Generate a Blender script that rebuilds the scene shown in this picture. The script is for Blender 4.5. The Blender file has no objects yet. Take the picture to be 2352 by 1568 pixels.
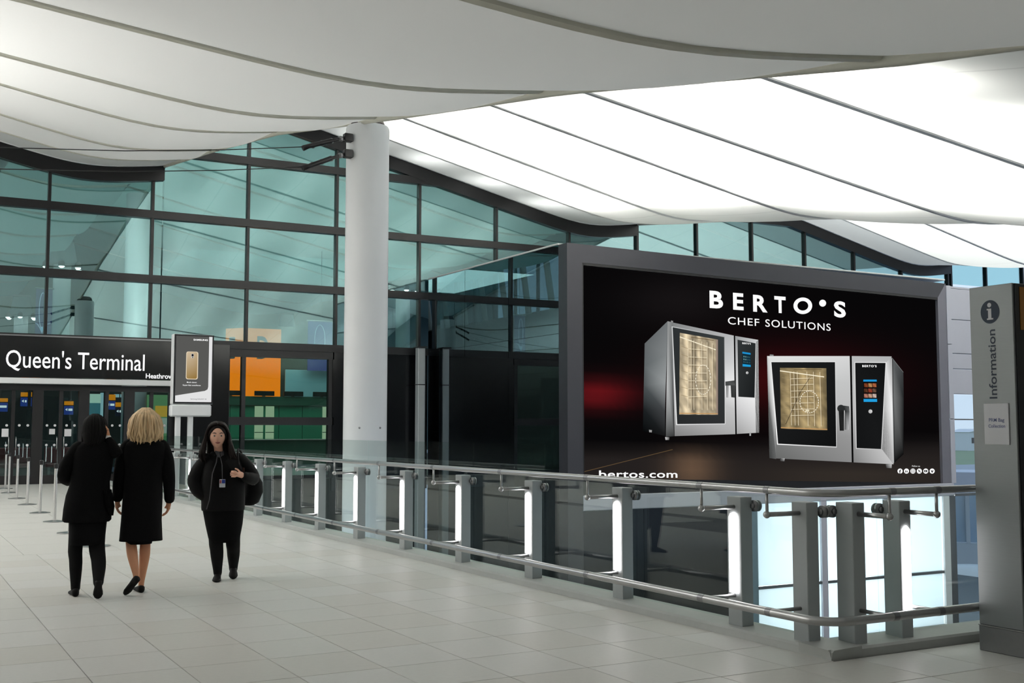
import bpy, bmesh, math, random
from mathutils import Vector, Matrix
C = bpy.context.scene
COL = C.collection
random.seed(7)
PI = math.pi

# ------------------------------------------------------------------ camera
F_PX, PX0, PY0, HOR, EYE = 2610.0, 1176.0, 784.0, 985.0, 1.5
PITCH = math.atan2(HOR - PY0, F_PX)
TURN = math.atan2(PX0 + 285, math.hypot(F_PX, HOR - PY0))      # heading, clockwise from +Y
cam_data = bpy.data.cameras.new('camera')
cam_data.sensor_width = 36.0
cam_data.sensor_fit = 'HORIZONTAL'
cam_data.lens = 36.0 * F_PX / 2352.0
cam_data.clip_end = 3000
cam = bpy.data.objects.new('camera', cam_data)
COL.objects.link(cam)
cam.location = (0, 0, EYE)
cam.rotation_euler = (PI / 2 + PITCH, 0, -TURN)
C.camera = cam

# ------------------------------------------------------------------ view, world
C.view_settings.view_transform = 'Standard'
C.view_settings.look = 'None'
C.view_settings.exposure = 0.0
C.view_settings.gamma = 1.0
C.view_settings.use_curve_mapping = False
C.cycles.use_denoising = True
C.cycles.max_bounces = 10
C.cycles.transparent_max_bounces = 24
C.cycles.caustics_reflective = False
C.cycles.caustics_refractive = False
C.cycles.sample_clamp_indirect = 6.0

w = bpy.data.worlds.new('overcast_sky')
C.world = w
w.use_nodes = True
nt = w.node_tree
bg = nt.nodes['Background']
tc = nt.nodes.new('ShaderNodeTexCoord')
sx = nt.nodes.new('ShaderNodeSeparateXYZ')
rp = nt.nodes.new('ShaderNodeValToRGB')
nt.links.new(tc.outputs['Generated'], sx.inputs[0])
nt.links.new(sx.outputs['Z'], rp.inputs[0])
nt.links.new(rp.outputs[0], bg.inputs[0])
rp.color_ramp.elements[0].color = (0.70, 0.84, 1.0, 1)
rp.color_ramp.elements[1].color = (0.55, 0.73, 1.0, 1)
rp.color_ramp.elements[1].position = 0.5
bg.inputs[1].default_value = 1.05


def area_lamp(name, x0, x1, y0, y1, z, watts, color=(1, 1, 1), rot=(0, 0, 0)):
    d = bpy.data.lights.new(name, 'AREA')
    d.shape = 'RECTANGLE'
    d.size, d.size_y = x1 - x0, y1 - y0
    d.energy = watts
    d.color = color
    o = bpy.data.objects.new(name, d)
    COL.objects.link(o)
    o.location = ((x0 + x1) / 2, (y0 + y1) / 2, z)
    o.rotation_euler = rot
    return o


# lights above the translucent fabric: the tubes, then area lamps added to brighten it
# tube lamps just above the fabric of the second wave, 2.2 m apart: x, y0, y1, height, tilt
TUBES = (
    (8.4, 8.5, 16.6, 7.41, 0.257), (8.4, 16.8, 24.9, 9.72, 0.259), (8.4, 25.1, 33.2, 11.55, 0.173),
    (10.6, 8.5, 16.6, 7.14, 0.246), (10.6, 16.8, 24.9, 9.33, 0.246), (10.6, 25.1, 33.2, 11.07, 0.167),
    (12.8, 8.5, 16.6, 6.88, 0.236), (12.8, 16.8, 24.9, 8.94, 0.232), (12.8, 25.1, 33.2, 10.59, 0.161),
    (15.0, 8.5, 16.6, 6.62, 0.225), (15.0, 16.8, 24.9, 8.55, 0.218), (15.0, 25.1, 33.2, 10.1, 0.155),
    (17.2, 8.5, 16.6, 6.36, 0.214), (17.2, 16.8, 24.9, 8.16, 0.205), (17.2, 25.1, 33.2, 9.62, 0.149),
    (19.4, 8.5, 16.6, 6.1, 0.203), (19.4, 16.8, 24.9, 7.77, 0.191), (19.4, 25.1, 33.2, 9.14, 0.143))
for x_, y0_, y1_, z_, a_ in TUBES:
    area_lamp('roof_tube_lamp', x_ - 0.1, x_ + 0.1, y0_, y1_, z_ + 0.2, 300 if y0_ < 20 else 240, (1.0, 0.995, 0.97), (a_, 0, 0))
area_lamp('added_void_light', 24.2, 38.0, 4.0, 33.4, 16.6, 7000, (1.0, 1.0, 1.0))
area_lamp('added_void_light', -6.0, 0.6, 11.0, 25.0, 10.4, 1250, (1.0, 0.995, 0.97), (math.atan(0.15), 0, 0))
area_lamp('added_void_light', -9.4, -4.6, 12.0, 33.0, 11.3, 4600, (1.0, 0.995, 0.97), (math.atan(0.2), 0, 0))  # added over the unseen ceiling to throw light on the far-left floor
area_lamp('added_void_light', -9.2, 4.0, 12.0, 33.2, 15.5, 500, (1.0, 0.985, 0.95))
area_lamp('added_void_light', -9.2, 6.0, -7.0, 11.0, 12.5, 450, (1.0, 0.99, 0.96))
area_lamp('added_void_light', 7.4, 23.8, -7.0, 5.5, 13.0, 260, (1.0, 0.97, 0.96))
# lights added to brighten the hall behind the glass: its fabric, desks, column and doors
area_lamp('added_far_roof_light', -4.0, 23.0, 35.5, 58.0, 16.0, 2200, (0.86, 1.0, 0.97))
area_lamp('added_desk_fill', 9.0, 18.0, 38.0, 45.0, 7.5, 520, (0.9, 1.0, 0.94))
area_lamp('added_column_fill', 0, 0.8, 0, 5.0, 0, 110, (0.93, 1.0, 0.97), (PI / 2, 0, 0)).location = (6.2, 34.2, 6.2)  # added fill on the nearest far-hall column, facing away from view
area_lamp('door_lamp', 2.5, 8.5, 34.6, 37.0, 3.6, 60, (0.9, 1.0, 0.94))
# added area light standing in for daylight behind the frosted glazing below the screen
area_lamp('added_lower_backlight', 21.8, 30.2, -4.3, -0.4, 0, 960, (0.97, 0.985, 1.0), (-PI / 2, 0, 0)).location = (25.8, 28.4, -2.4)


# ------------------------------------------------------------------ helpers
def lin(c):
    return tuple((v / 255 / 12.92 if v / 255 <= 0.04045 else ((v / 255 + 0.055) / 1.055) ** 2.4) for v in c)


def mat(name, rgb, rough=0.5, metal=0.0, spec=0.5, noise=0.0, scale=8.0, bump=0.0, stretch=None, coat=0.0):
    m = bpy.data.materials.new(name)
    m.use_nodes = True
    n = m.node_tree.nodes
    L = m.node_tree.links
    b = n['Principled BSDF']
    c = lin(rgb)
    b.inputs['Base Color'].default_value = (*c, 1)
    b.inputs['Roughness'].default_value = rough
    b.inputs['Metallic'].default_value = metal
    b.inputs['Specular IOR Level'].default_value = spec
    b.inputs['Coat Weight'].default_value = coat
    if noise or bump:
        t = n.new('ShaderNodeTexCoord')
        nz = n.new('ShaderNodeTexNoise')
        nz.inputs['Scale'].default_value = scale
        nz.inputs['Detail'].default_value = 4
        if stretch:
            mp = n.new('ShaderNodeMapping')
            mp.inputs['Scale'].default_value = stretch
            L.new(t.outputs['Object'], mp.inputs[0])
            L.new(mp.outputs[0], nz.inputs[0])
        else:
            L.new(t.outputs['Object'], nz.inputs[0])
        if noise:
            r = n.new('ShaderNodeMapRange')
            r.inputs['To Min'].default_value = 1 - noise
            r.inputs['To Max'].default_value = 1 + noise
            L.new(nz.outputs[0], r.inputs[0])
            mx = n.new('ShaderNodeMix')
            mx.data_type = 'RGBA'
            mx.blend_type = 'MULTIPLY'
            mx.inputs[0].default_value = 1
            mx.inputs[6].default_value = (*c, 1)
            L.new(r.outputs[0], mx.inputs[7])
            L.new(mx.outputs[2], b.inputs['Base Color'])
        if bump:
            bp = n.new('ShaderNodeBump')
            bp.inputs['Strength'].default_value = bump
            bp.inputs['Distance'].default_value = 0.01
            L.new(nz.outputs[0], bp.inputs['Height'])
            L.new(bp.outputs[0], b.inputs['Normal'])
    return m


def emit(name, rgb, k=1.0):
    m = bpy.data.materials.new(name)
    m.use_nodes = True
    n = m.node_tree.nodes
    n.clear()
    e = n.new('ShaderNodeEmission')
    e.inputs[0].default_value = (*lin(rgb), 1)
    e.inputs[1].default_value = k
    o = n.new('ShaderNodeOutputMaterial')
    m.node_tree.links.new(e.outputs[0], o.inputs[0])
    return m


def emit_attr(name, k=1.0):
    m = emit(name, (255, 255, 255), k)
    n = m.node_tree.nodes
    a = n.new('ShaderNodeVertexColor')
    a.layer_name = 'Col'
    e = [q for q in n if q.type == 'EMISSION'][0]
    m.node_tree.links.new(a.outputs[0], e.inputs[0])
    return m


def glass(name, tint, refl, refl_tint=(1, 1, 1), rough=0.0, blend=0.5, rise=0.55):
    """thin architectural glazing: tinted see-through plus a mirror coating"""
    m = bpy.data.materials.new(name)
    m.use_nodes = True
    n = m.node_tree.nodes
    n.clear()
    L = m.node_tree.links
    t = n.new('ShaderNodeBsdfTransparent')
    t.inputs[0].default_value = (*tint, 1)
    g = n.new('ShaderNodeBsdfGlossy')
    g.inputs[0].default_value = (*refl_tint, 1)
    g.inputs['Roughness'].default_value = rough
    fr = n.new('ShaderNodeLayerWeight')
    fr.inputs[0].default_value = blend
    mr = n.new('ShaderNodeMapRange')
    mr.inputs['To Min'].default_value = refl
    mr.inputs['To Max'].default_value = min(1.0, refl + rise)
    pw = n.new('ShaderNodeMath')
    pw.operation = 'POWER'
    pw.inputs[1].default_value = 2.2
    L.new(fr.outputs['Facing'], pw.inputs[0])
    L.new(pw.outputs[0], mr.inputs[0])
    mx = n.new('ShaderNodeMixShader')
    L.new(mr.outputs[0], mx.inputs[0])
    L.new(t.outputs[0], mx.inputs[1])
    L.new(g.outputs[0], mx.inputs[2])
    o = n.new('ShaderNodeOutputMaterial')
    L.new(mx.outputs[0], o.inputs[0])
    return m


def fabric(name, rgb, trans=0.5, seam=0.0, seam_x=2.1):
    m = bpy.data.materials.new(name)
    m.use_nodes = True
    n = m.node_tree.nodes
    n.clear()
    L = m.node_tree.links
    d = n.new('ShaderNodeBsdfDiffuse')
    t = n.new('ShaderNodeBsdfTranslucent')
    c = (*lin(rgb), 1)
    d.inputs[0].default_value = c
    t.inputs[0].default_value = c
    if seam:
        geo = n.new('ShaderNodeNewGeometry')
        sp = n.new('ShaderNodeSeparateXYZ')
        L.new(geo.outputs['Position'], sp.inputs[0])
        md = n.new('ShaderNodeMath')
        md.operation = 'PINGPONG'
        md.inputs[1].default_value = seam_x / 2
        L.new(sp.outputs['X'], md.inputs[0])
        cr = n.new('ShaderNodeValToRGB')
        cr.color_ramp.elements[0].position = 0.008
        k = 1 - seam
        cr.color_ramp.elements[0].color = (c[0] * k, c[1] * k, c[2] * k, 1)
        cr.color_ramp.elements[1].position = 0.03
        cr.color_ramp.elements[1].color = c
        L.new(md.outputs[0], cr.inputs[0])
        L.new(cr.outputs[0], d.inputs[0])
        L.new(cr.outputs[0], t.inputs[0])
    mx = n.new('ShaderNodeMixShader')
    mx.inputs[0].default_value = trans
    L.new(d.outputs[0], mx.inputs[1])
    L.new(t.outputs[0], mx.inputs[2])
    o = n.new('ShaderNodeOutputMaterial')
    L.new(mx.outputs[0], o.inputs[0])
    return m


class MB:
    """collects shapes that end up as ONE mesh"""

    def __init__(self):
        self.v, self.f, self.c = [], [], []

    def add(self, vs, fs):
        b = len(self.v)
        self.v += [tuple(q) for q in vs]
        self.f += [tuple(i + b for i in q) for q in fs]
        return self

    def box(self, x0, x1, y0, y1, z0, z1):
        return self.add([(x0, y0, z0), (x1, y0, z0), (x1, y1, z0), (x0, y1, z0), (x0, y0, z1), (x1, y0, z1), (x1, y1, z1), (x0, y1, z1)],
                        [(0, 3, 2, 1), (4, 5, 6, 7), (0, 1, 5, 4), (1, 2, 6, 5), (2, 3, 7, 6), (3, 0, 4, 7)])

    def bbox(self, x0, x1, y0, y1, z0, z1, b=0.005):
        """box with small bevels on all edges (as three crossed slabs hulled)"""
        xs, ys, zs = (x0, x1), (y0, y1), (z0, z1)
        vs = []
        for i in (0, 1):
            for j in (0, 1):
                for k in (0, 1):
                    sxx, syy, szz = (1 if i == 0 else -1), (1 if j == 0 else -1), (1 if k == 0 else -1)
                    vs.append((xs[i], ys[j] + syy * b, zs[k] + szz * b))
                    vs.append((xs[i] + sxx * b, ys[j], zs[k] + szz * b))
                    vs.append((xs[i] + sxx * b, ys[j] + syy * b, zs[k]))
        bm = bmesh.new()
        for q in vs:
            bm.verts.new(q)
        bmesh.ops.convex_hull(bm, input=bm.verts)
        bm.verts.ensure_lookup_table()
        bm.verts.index_update()
        self.add([q.co[:] for q in bm.verts], [[q.index for q in f.verts] for f in bm.faces])
        bm.free()
        return self

    def poly(self, pts, axis, a, b):
        """extrude the polygon pts (2D) between a and b along an axis"""
        n = len(pts)

        def P(p, t):
            return {'x': (t, p[0], p[1]), 'y': (p[0], t, p[1]), 'z': (p[0], p[1], t)}[axis]
        vs = [P(p, a) for p in pts] + [P(p, b) for p in pts]
        fs = [tuple(range(n))[::-1], tuple(range(n, 2 * n))] + [(i, (i + 1) % n, n + (i + 1) % n, n + i) for i in range(n)]
        return self.add(vs, fs)

    def rings(self, rs, cap=True):
        n = len(rs[0])
        b = len(self.v)
        fs = []
        for i in range(len(rs) - 1):
            for j in range(n):
                fs.append((i * n + j, i * n + (j + 1) % n, (i + 1) * n + (j + 1) % n, (i + 1) * n + j))
        if cap:
            fs.append(tuple(range(n))[::-1])
            fs.append(tuple((len(rs) - 1) * n + j for j in range(n)))
        return self.add([q for r in rs for q in r], fs)

    def tube(self, pts, rad, n=12, cap=True):
        pts = [Vector(p) for p in pts]
        rad = rad if isinstance(rad, (list, tuple)) else [rad] * len(pts)
        t0 = (pts[1] - pts[0]).normalized()
        up = Vector((0, 0, 1)) if abs(t0.z) < 0.9 else Vector((1, 0, 0))
        nrm = t0.cross(up).normalized()
        rs = []
        for i, p in enumerate(pts):
            a = pts[max(0, i - 1)]
            c = pts[min(len(pts) - 1, i + 1)]
            t = (c - a).normalized()
            nrm = (nrm - t * nrm.dot(t)).normalized()
            bn = t.cross(nrm)
            rs.append([p + (nrm * math.cos(2 * PI * k / n) + bn * math.sin(2 * PI * k / n)) * rad[i] for k in range(n)])
        return self.rings(rs, cap)

    def limb(self, pts, rad, n=14, steps=4):
        """smooth tapered limb through pts with rounded ends"""
        P = [Vector(p) for p in pts]
        out, rr = [], []
        m = len(P)
        for i in range(m - 1):
            p0, p1, p2, p3 = P[max(0, i - 1)], P[i], P[i + 1], P[min(m - 1, i + 2)]
            for s in range(steps):
                u = s / steps
                out.append(0.5 * ((2 * p1) + (p2 - p0) * u + (2 * p0 - 5 * p1 + 4 * p2 - p3) * u * u + (3 * p1 - p0 - 3 * p2 + p3) * u ** 3))
                uu = u * u * (3 - 2 * u)
                rr.append(rad[i] * (1 - uu) + rad[i + 1] * uu)
        out.append(P[-1])
        rr.append(rad[-1])
        d0 = (out[0] - out[1]).normalized()
        d1 = (out[-1] - out[-2]).normalized()
        pre = [(out[0] + d0 * rr[0] * k, rr[0] * math.sqrt(max(0, 1 - k * k))) for k in (0.92, 0.6)]
        post = [(out[-1] + d1 * rr[-1] * k, rr[-1] * math.sqrt(max(0, 1 - k * k))) for k in (0.6, 0.92)]
        out = [q[0] for q in pre] + out + [q[0] for q in post]
        rr = [q[1] for q in pre] + rr + [q[1] for q in post]
        return self.tube(out, rr, n)

    def loft(self, rs, n=24, e=2.0, cap=True):
        """horizontal superellipse rings: (z, cx, cy, rx, ry)"""
        out = []
        for z, cx, cy, rx, ry in rs:
            r = []
            for k in range(n):
                a = 2 * PI * k / n
                ca, sa = math.cos(a), math.sin(a)
                r.append((cx + rx * math.copysign(abs(ca) ** (2 / e), ca), cy + ry * math.copysign(abs(sa) ** (2 / e), sa), z))
            out.append(r)
        return self.rings(out, cap)

    def lathe(self, prof, n=24, org=(0, 0, 0)):
        ox, oy, oz = org
        return self.rings([[(ox + r * math.cos(2 * PI * k / n), oy + r * math.sin(2 * PI * k / n), oz + z) for k in range(n)] for r, z in prof])

    def ball(self, c, rx, ry=None, rz=None, nu=12, nv=8):
        ry = ry or rx
        rz = rz or rx
        return self.rings([[(c[0] + rx * math.sin(PI * i / nv) * math.cos(2 * PI * k / nu), c[1] + ry * math.sin(PI * i / nv) * math.sin(2 * PI * k / nu), c[2] - rz * math.cos(PI * i / nv)) for k in range(nu)]
                           for i in [0.15] + list(range(1, nv)) + [nv - 0.15]])

    def mesh(self, name, m, smooth=False, loc=None):
        me = bpy.data.meshes.new(name)
        vs = self.v if loc is None else [(q[0] - loc[0], q[1] - loc[1], q[2] - loc[2]) for q in self.v]
        me.from_pydata(vs, [], self.f)
        if m:
            me.materials.append(m)
        bm = bmesh.new()
        bm.from_mesh(me)
        bmesh.ops.recalc_face_normals(bm, faces=bm.faces)
        bm.to_mesh(me)
        bm.free()
        if smooth:
            me.polygons.foreach_set('use_smooth', [True] * len(me.polygons))
            if smooth == 'auto':
                me.set_sharp_from_angle(angle=math.radians(40))
        me.update()
        return me


def root_loc(o):
    p = Vector((0, 0, 0))
    while o is not None:
        p += o.location
        o = o.parent
    return p


def obj(name, mb, m, parent=None, smooth=False, label=None, world=True, at=None):
    """link mb as one object; world coordinates are shifted into the parent's frame.
    at: object origin in world coords (top-level objects)"""
    loc = None
    if parent is not None and world:
        loc = root_loc(parent)
    elif at is not None:
        loc = at
    me = mb.mesh(name, m, smooth, loc)
    o = bpy.data.objects.new(name, me)
    COL.objects.link(o)
    if parent is not None:
        o.parent = parent
    elif at is not None:
        o.location = at
    if label:
        o['label'] = label
    return o


def tag(o, label=None, cat=None, group=None, kind=None):
    if label:
        o['label'] = label
    if cat:
        o['category'] = cat
    if group:
        o['group'] = group
    if kind:
        o['kind'] = kind
    return o


def empty(name, loc=(0, 0, 0), rz=0.0):
    o = bpy.data.objects.new(name, None)
    COL.objects.link(o)
    o.location = loc
    o.rotation_euler = (0, 0, rz)
    o.empty_display_size = 0.2
    return o


def thing(name, label, cat, loc=(0, 0, 0), rz=0.0, group=None):
    return tag(empty(name, loc, rz), label, cat, group)


def struct(name, loc=(0, 0, 0)):
    return tag(empty(name, loc), kind='structure')


def share(o, parent, loc=(0, 0, 0)):
    """a sibling piece sharing mesh data"""
    c = o.copy()
    COL.objects.link(c)
    c.parent = parent
    c.location = loc
    return c


def copy_tree(o, parent=None, **kw):
    c = o.copy()
    COL.objects.link(c)
    c.parent = parent
    for ch in list(o.children):
        copy_tree(ch, c)
    return c


_dg = None


def text_mb(s, size, bold=0.0, spacing=1.0, align='LEFT', depth=0.0):
    """lettering as flat mesh in the XY plane (mesh verts/faces)"""
    cu = bpy.data.curves.new('lettering', 'FONT')
    cu.body = s
    cu.size = size
    cu.offset = bold
    cu.space_character = spacing
    cu.align_x = align
    cu.extrude = depth
    cu.resolution_u = 4
    o = bpy.data.objects.new('lettering', cu)
    COL.objects.link(o)
    bpy.context.view_layer.update()
    me = bpy.data.meshes.new_from_object(o.evaluated_get(bpy.context.evaluated_depsgraph_get()))
    vs = [q.co[:] for q in me.vertices]
    fs = [tuple(p.vertices) for p in me.polygons]
    bpy.data.objects.remove(o)
    bpy.data.curves.remove(cu)
    bpy.data.meshes.remove(me)
    return vs, fs


def text_on(mb, s, size, M, **kw):
    vs, fs = text_mb(s, size, **kw)
    mb.add([tuple(M @ Vector(q)) for q in vs], fs)
    return vs


def fit_text(mb, s, x0, x1, z0, cap, y, bold=0.0, spacing=1.0, slant=0.0):
    """lettering facing -Y, left edge x0, right edge x1, baseline z0, cap height cap; slant: baseline drop over width"""
    vs, fs = text_mb(s, 1.0, bold=bold, spacing=spacing)
    xa, xb = min(q[0] for q in vs), max(q[0] for q in vs)
    ca, _ = text_mb('H', 1.0, bold=bold)
    ch = max(q[1] for q in ca)
    k = cap / ch
    sxx = (x1 - x0) / (xb - xa)
    mb.add([(x0 + (q[0] - xa) * sxx, y, z0 + q[1] * k + slant * (q[0] - xa) / (xb - xa)) for q in vs], fs)


# pixel of the photograph -> point on a plane of the place (used for flat print and for far things measured in the photo)
_hd = (math.sin(TURN), math.cos(TURN))
_rt = (math.cos(TURN), -math.sin(TURN))


def ray(x, y):
    a, b = (x - PX0) / F_PX, (PY0 - y) / F_PX
    fw = math.cos(PITCH) - b * math.sin(PITCH)
    return (_hd[0] * fw + _rt[0] * a, _hd[1] * fw + _rt[1] * a, math.sin(PITCH) + b * math.cos(PITCH))


def onY(x, y, Y):
    d = ray(x, y)
    t = Y / d[1]
    return (d[0] * t, EYE + d[2] * t)


def onX(x, y, X):
    d = ray(x, y)
    t = X / d[0]
    return (d[1] * t, EYE + d[2] * t)


# ------------------------------------------------------------------ materials
M_tile = mat('pale_stone_tile', (207, 206, 201), 0.42, spec=0.32, noise=0.05, scale=26, bump=0.04)
M_tile2 = mat('pale_stone_tile_warm', (204, 202, 196), 0.44, spec=0.32, noise=0.05, scale=22, bump=0.04)
M_tile3 = mat('pale_stone_tile_cool', (209, 208, 204), 0.43, spec=0.32, noise=0.05, scale=30, bump=0.04)
M_grout = mat('dark_grout', (120, 117, 110), 0.8, noise=0.1)
M_kerb = mat('kerb_stone', (186, 189, 186), 0.5, noise=0.06, scale=14, bump=0.03)
M_white = mat('white_paint', (242, 243, 245), 0.32, spec=0.5, noise=0.02, scale=3)
M_cap = mat('column_bearing', (70, 58, 54), 0.6, noise=0.2, scale=20)
M_steel = mat('brushed_steel', (178, 178, 178), 0.28, 0.95, noise=0.06, scale=30, stretch=(1, 1, 12))
M_steel_dark = mat('satin_steel', (140, 140, 142), 0.36, 0.9, noise=0.06, scale=30)
M_post = mat('grey_post_paint', (176, 182, 184), 0.42, 0.0, noise=0.03, scale=10)
M_black = mat('black_frame', (26, 25, 27), 0.35, spec=0.4, noise=0.1, scale=6)
M_blackgloss = mat('black_gloss_panel', (14, 15, 17), 0.12, spec=0.5, noise=0.1, scale=3)
M_boxglass = glass('dark_tinted_glass', (0.0, 0.0, 0.0), 0.26, (0.72, 0.84, 0.92), blend=0.5)
M_billframe = mat('charcoal_frame', (62, 62, 68), 0.42, 0.3, noise=0.05, scale=4)
M_clad = mat('pale_cladding', (196, 196, 206), 0.35, noise=0.03, scale=2)
M_rib = mat('olive_grey_rib', (214, 213, 200), 0.5, noise=0.06, scale=10)
M_rib2 = mat('grey_rib', (214, 214, 214), 0.45, 0.0, noise=0.05, scale=10)
M_fascia = mat('fascia_grey', (222, 224, 222), 0.5, noise=0.04, scale=3)
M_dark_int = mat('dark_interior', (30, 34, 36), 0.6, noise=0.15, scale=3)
M_wall = mat('hall_wall_grey', (204, 205, 204), 0.6, noise=0.05, scale=2)
M_clere = mat('clerestory_teal', (46, 92, 98), 0.35, noise=0.06, scale=2)
M_fab = fabric('ceiling_fabric_cream', (224, 223, 221), 0.5)
M_fab2 = fabric('ceiling_fabric_white', (235, 235, 230), 0.5, seam=0.14)
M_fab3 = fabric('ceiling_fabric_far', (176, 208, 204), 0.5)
M_fasc_fab = fabric('fascia_fabric', (222, 225, 224), 0.22)
M_curtain = glass('coated_teal_glass', (0.66, 0.80, 0.79), 0.25, (0.67, 0.93, 0.95), blend=0.5)
M_guard = glass('guard_glass', (0.92, 0.965, 0.95), 0.012, (0.95, 1, 0.98), blend=0.5, rise=0.24)
M_doorglass = glass('door_glass', (0.62, 0.74, 0.74), 0.05, (0.8, 0.95, 0.95), blend=0.5)
M_clear = glass('window_glass', (0.93, 0.96, 0.97), 0.03, blend=0.4)
M_greenglass = glass('green_glazing', (0.74, 0.82, 0.78), 0.04, (0.7, 1, 0.9), blend=0.5)
M_frost = fabric('frosted_panel', (238, 246, 250), 0.6)
M_led = emit('white_led', (255, 250, 250), 7.0)
M_letter = emit('lit_letter', (255, 255, 255), 1.05)
M_print = mat('dark_print', (28, 40, 58), 0.5)
M_paper = mat('white_paper', (222, 222, 226), 0.7, noise=0.02)
M_art = emit_attr('printed_screen', 1.0)
M_lowfloor = mat('lower_floor', (58, 60, 62), 0.35, noise=0.1, scale=1.0)

# ------------------------------------------------------------------ the setting: floor
YW = 33.7                                  # plane of the glazed wall
RX, RY = 5.48, 5.56                        # kerb faces
floor = struct('floor')
fb = MB()
fb.box(-9.8, 5.72, -8, YW, -0.45, -0.012)
fb.box(5.72, 36, -8, 5.80, -0.45, -0.012)
fb.box(5.72, 7.4, 24.6, YW, -0.45, -0.012)
obj('slab', fb, M_grout, floor)
ts_x, ts_y, gx, gy = 0.56, 0.62, 3.42, 6.15
tile_mb = MB()
g = 0.003
tile_mb.bbox(g, ts_x - g, g, ts_y - g, -0.02, 0.0, 0.002)
tile_me = [tile_mb.mesh('tile', q, False) for q in (M_tile, M_tile2, M_tile3)]
n_t = 0
rt_ = random.Random(3)


def visible_tile(x, y):
    fw = x * _hd[0] + y * _hd[1]
    a = x * _rt[0] + y * _rt[1]
    if fw < 4.0:
        return False
    px = PX0 + F_PX * a / fw
    py = HOR + F_PX * EYE / fw
    return -160 < px < 2500 and py < 1680


for iy in range(-4, 14):
    for ix in range(-8, 12):
        x, y = gx + ix * ts_x, gy + iy * ts_y
        if not visible_tile(x + 0.28, y + 0.31):
            continue
        if x > RX - 0.02 and y > RY - 0.1:
            continue
        w_ = min(ts_x, RX - x) if y > RY - 0.1 else ts_x
        if w_ < 0.1:
            continue
        o = bpy.data.objects.new('tile', rt_.choice(tile_me))
        COL.objects.link(o)
        o.parent = floor
        o.location = (x, y, 0)
        if w_ < ts_x:
            o.scale = (w_ / ts_x, 1, 1)
        n_t += 1
# the far floor keeps its joints, as wider slabs joined into one piece
fm = MB()
y = gy + 14 * ts_y
while y < YW - 0.1:
    x = -9.6
    while x < RX - 0.05:
        x2 = min(x + ts_x * 2, RX)
        if x2 > -0.6:
            fm.box(x + g, x2 - g, y + g, min(y + ts_y * 2, YW) - g, -0.02, 0.0)
        x = x2
    y += ts_y * 2
tag(obj('paving', fm, M_tile, floor), kind='stuff')
fm = MB()
fm.box(-9.7, gx - 8 * ts_x, -8, YW, -0.02, -0.001)
fm.box(gx - 8 * ts_x, 36, -8, gy - 4 * ts_y - g, -0.02, -0.001)
fm.box(gx + 12 * ts_x, 36, gy - 4 * ts_y, RY, -0.02, -0.001)
obj('paving_surround', fm, M_tile2, floor)


lower = tag(obj('floor_lower', MB().box(5.0, 40, 5.0, 36, -4.8, -4.6), M_lowfloor, at=(20, 20, -4.6)), kind='structure')

# kerbs along the edge of the walkway
kb = MB()
kb.poly([(RX, 0), (RX + 0.012, 0.045), (RX + 0.03, 0.06), (5.76, 0.07), (5.76, -0.45), (RX, -0.45)], 'y', RY, YW - 0.2)
tag(obj('trim_1', kb, M_kerb, at=(5.6, 18, 0)), kind='structure')
kb = MB()
kb.poly([(RY, 0), (RY + 0.012, 0.045), (RY + 0.03, 0.06), (5.86, 0.07), (5.86, -0.45), (RY, -0.45)], 'x', RX + 0.002, 30)
tag(obj('trim_2', kb, M_kerb, at=(12, 5.7, 0)), kind='structure')


# ------------------------------------------------------------------ the setting: wave ceiling
def interp(x, xs, ys):
    if x <= xs[0]:
        return ys[0]
    for i in range(len(xs) - 1):
        if x <= xs[i + 1]:
            return ys[i] + (ys[i + 1] - ys[i]) * (x - xs[i]) / (xs[i + 1] - xs[i])
    return ys[-1]


def softp(u, wd=0.5):
    q = max(-40, min(40, u / wd))
    return wd * math.log1p(math.exp(q))


def trough_z(Y, k):
    return interp(Y, [-8, 0, 6.3, 11.4, 16.6, 22.7, 27.6, 33.7], [2.75, 3.15, 4.26, 5.36, 6.30, 7.45, 8.17, 8.98]) - (0, 0.22, 0.50)[k]


def slope(Y, k):
    a = interp(Y, [0, 6.3, 11.4, 17, 22.7, 28, 33.7], [0.065, 0.078, 0.095, 0.13, 0.172, 0.212, 0.225])
    return a + (0.0 if k == 0 else 0.018 * max(0, min(1, (30 - Y) / 8)))


EDGE = [7.1, 24.0, 40.7]


def roof_z(X, Y, k):
    xt = EDGE[k] - 2.2
    return trough_z(Y, k) + slope(Y, k) * softp(xt - X) + 0.15 * softp(X - xt) - 0.08


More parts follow.
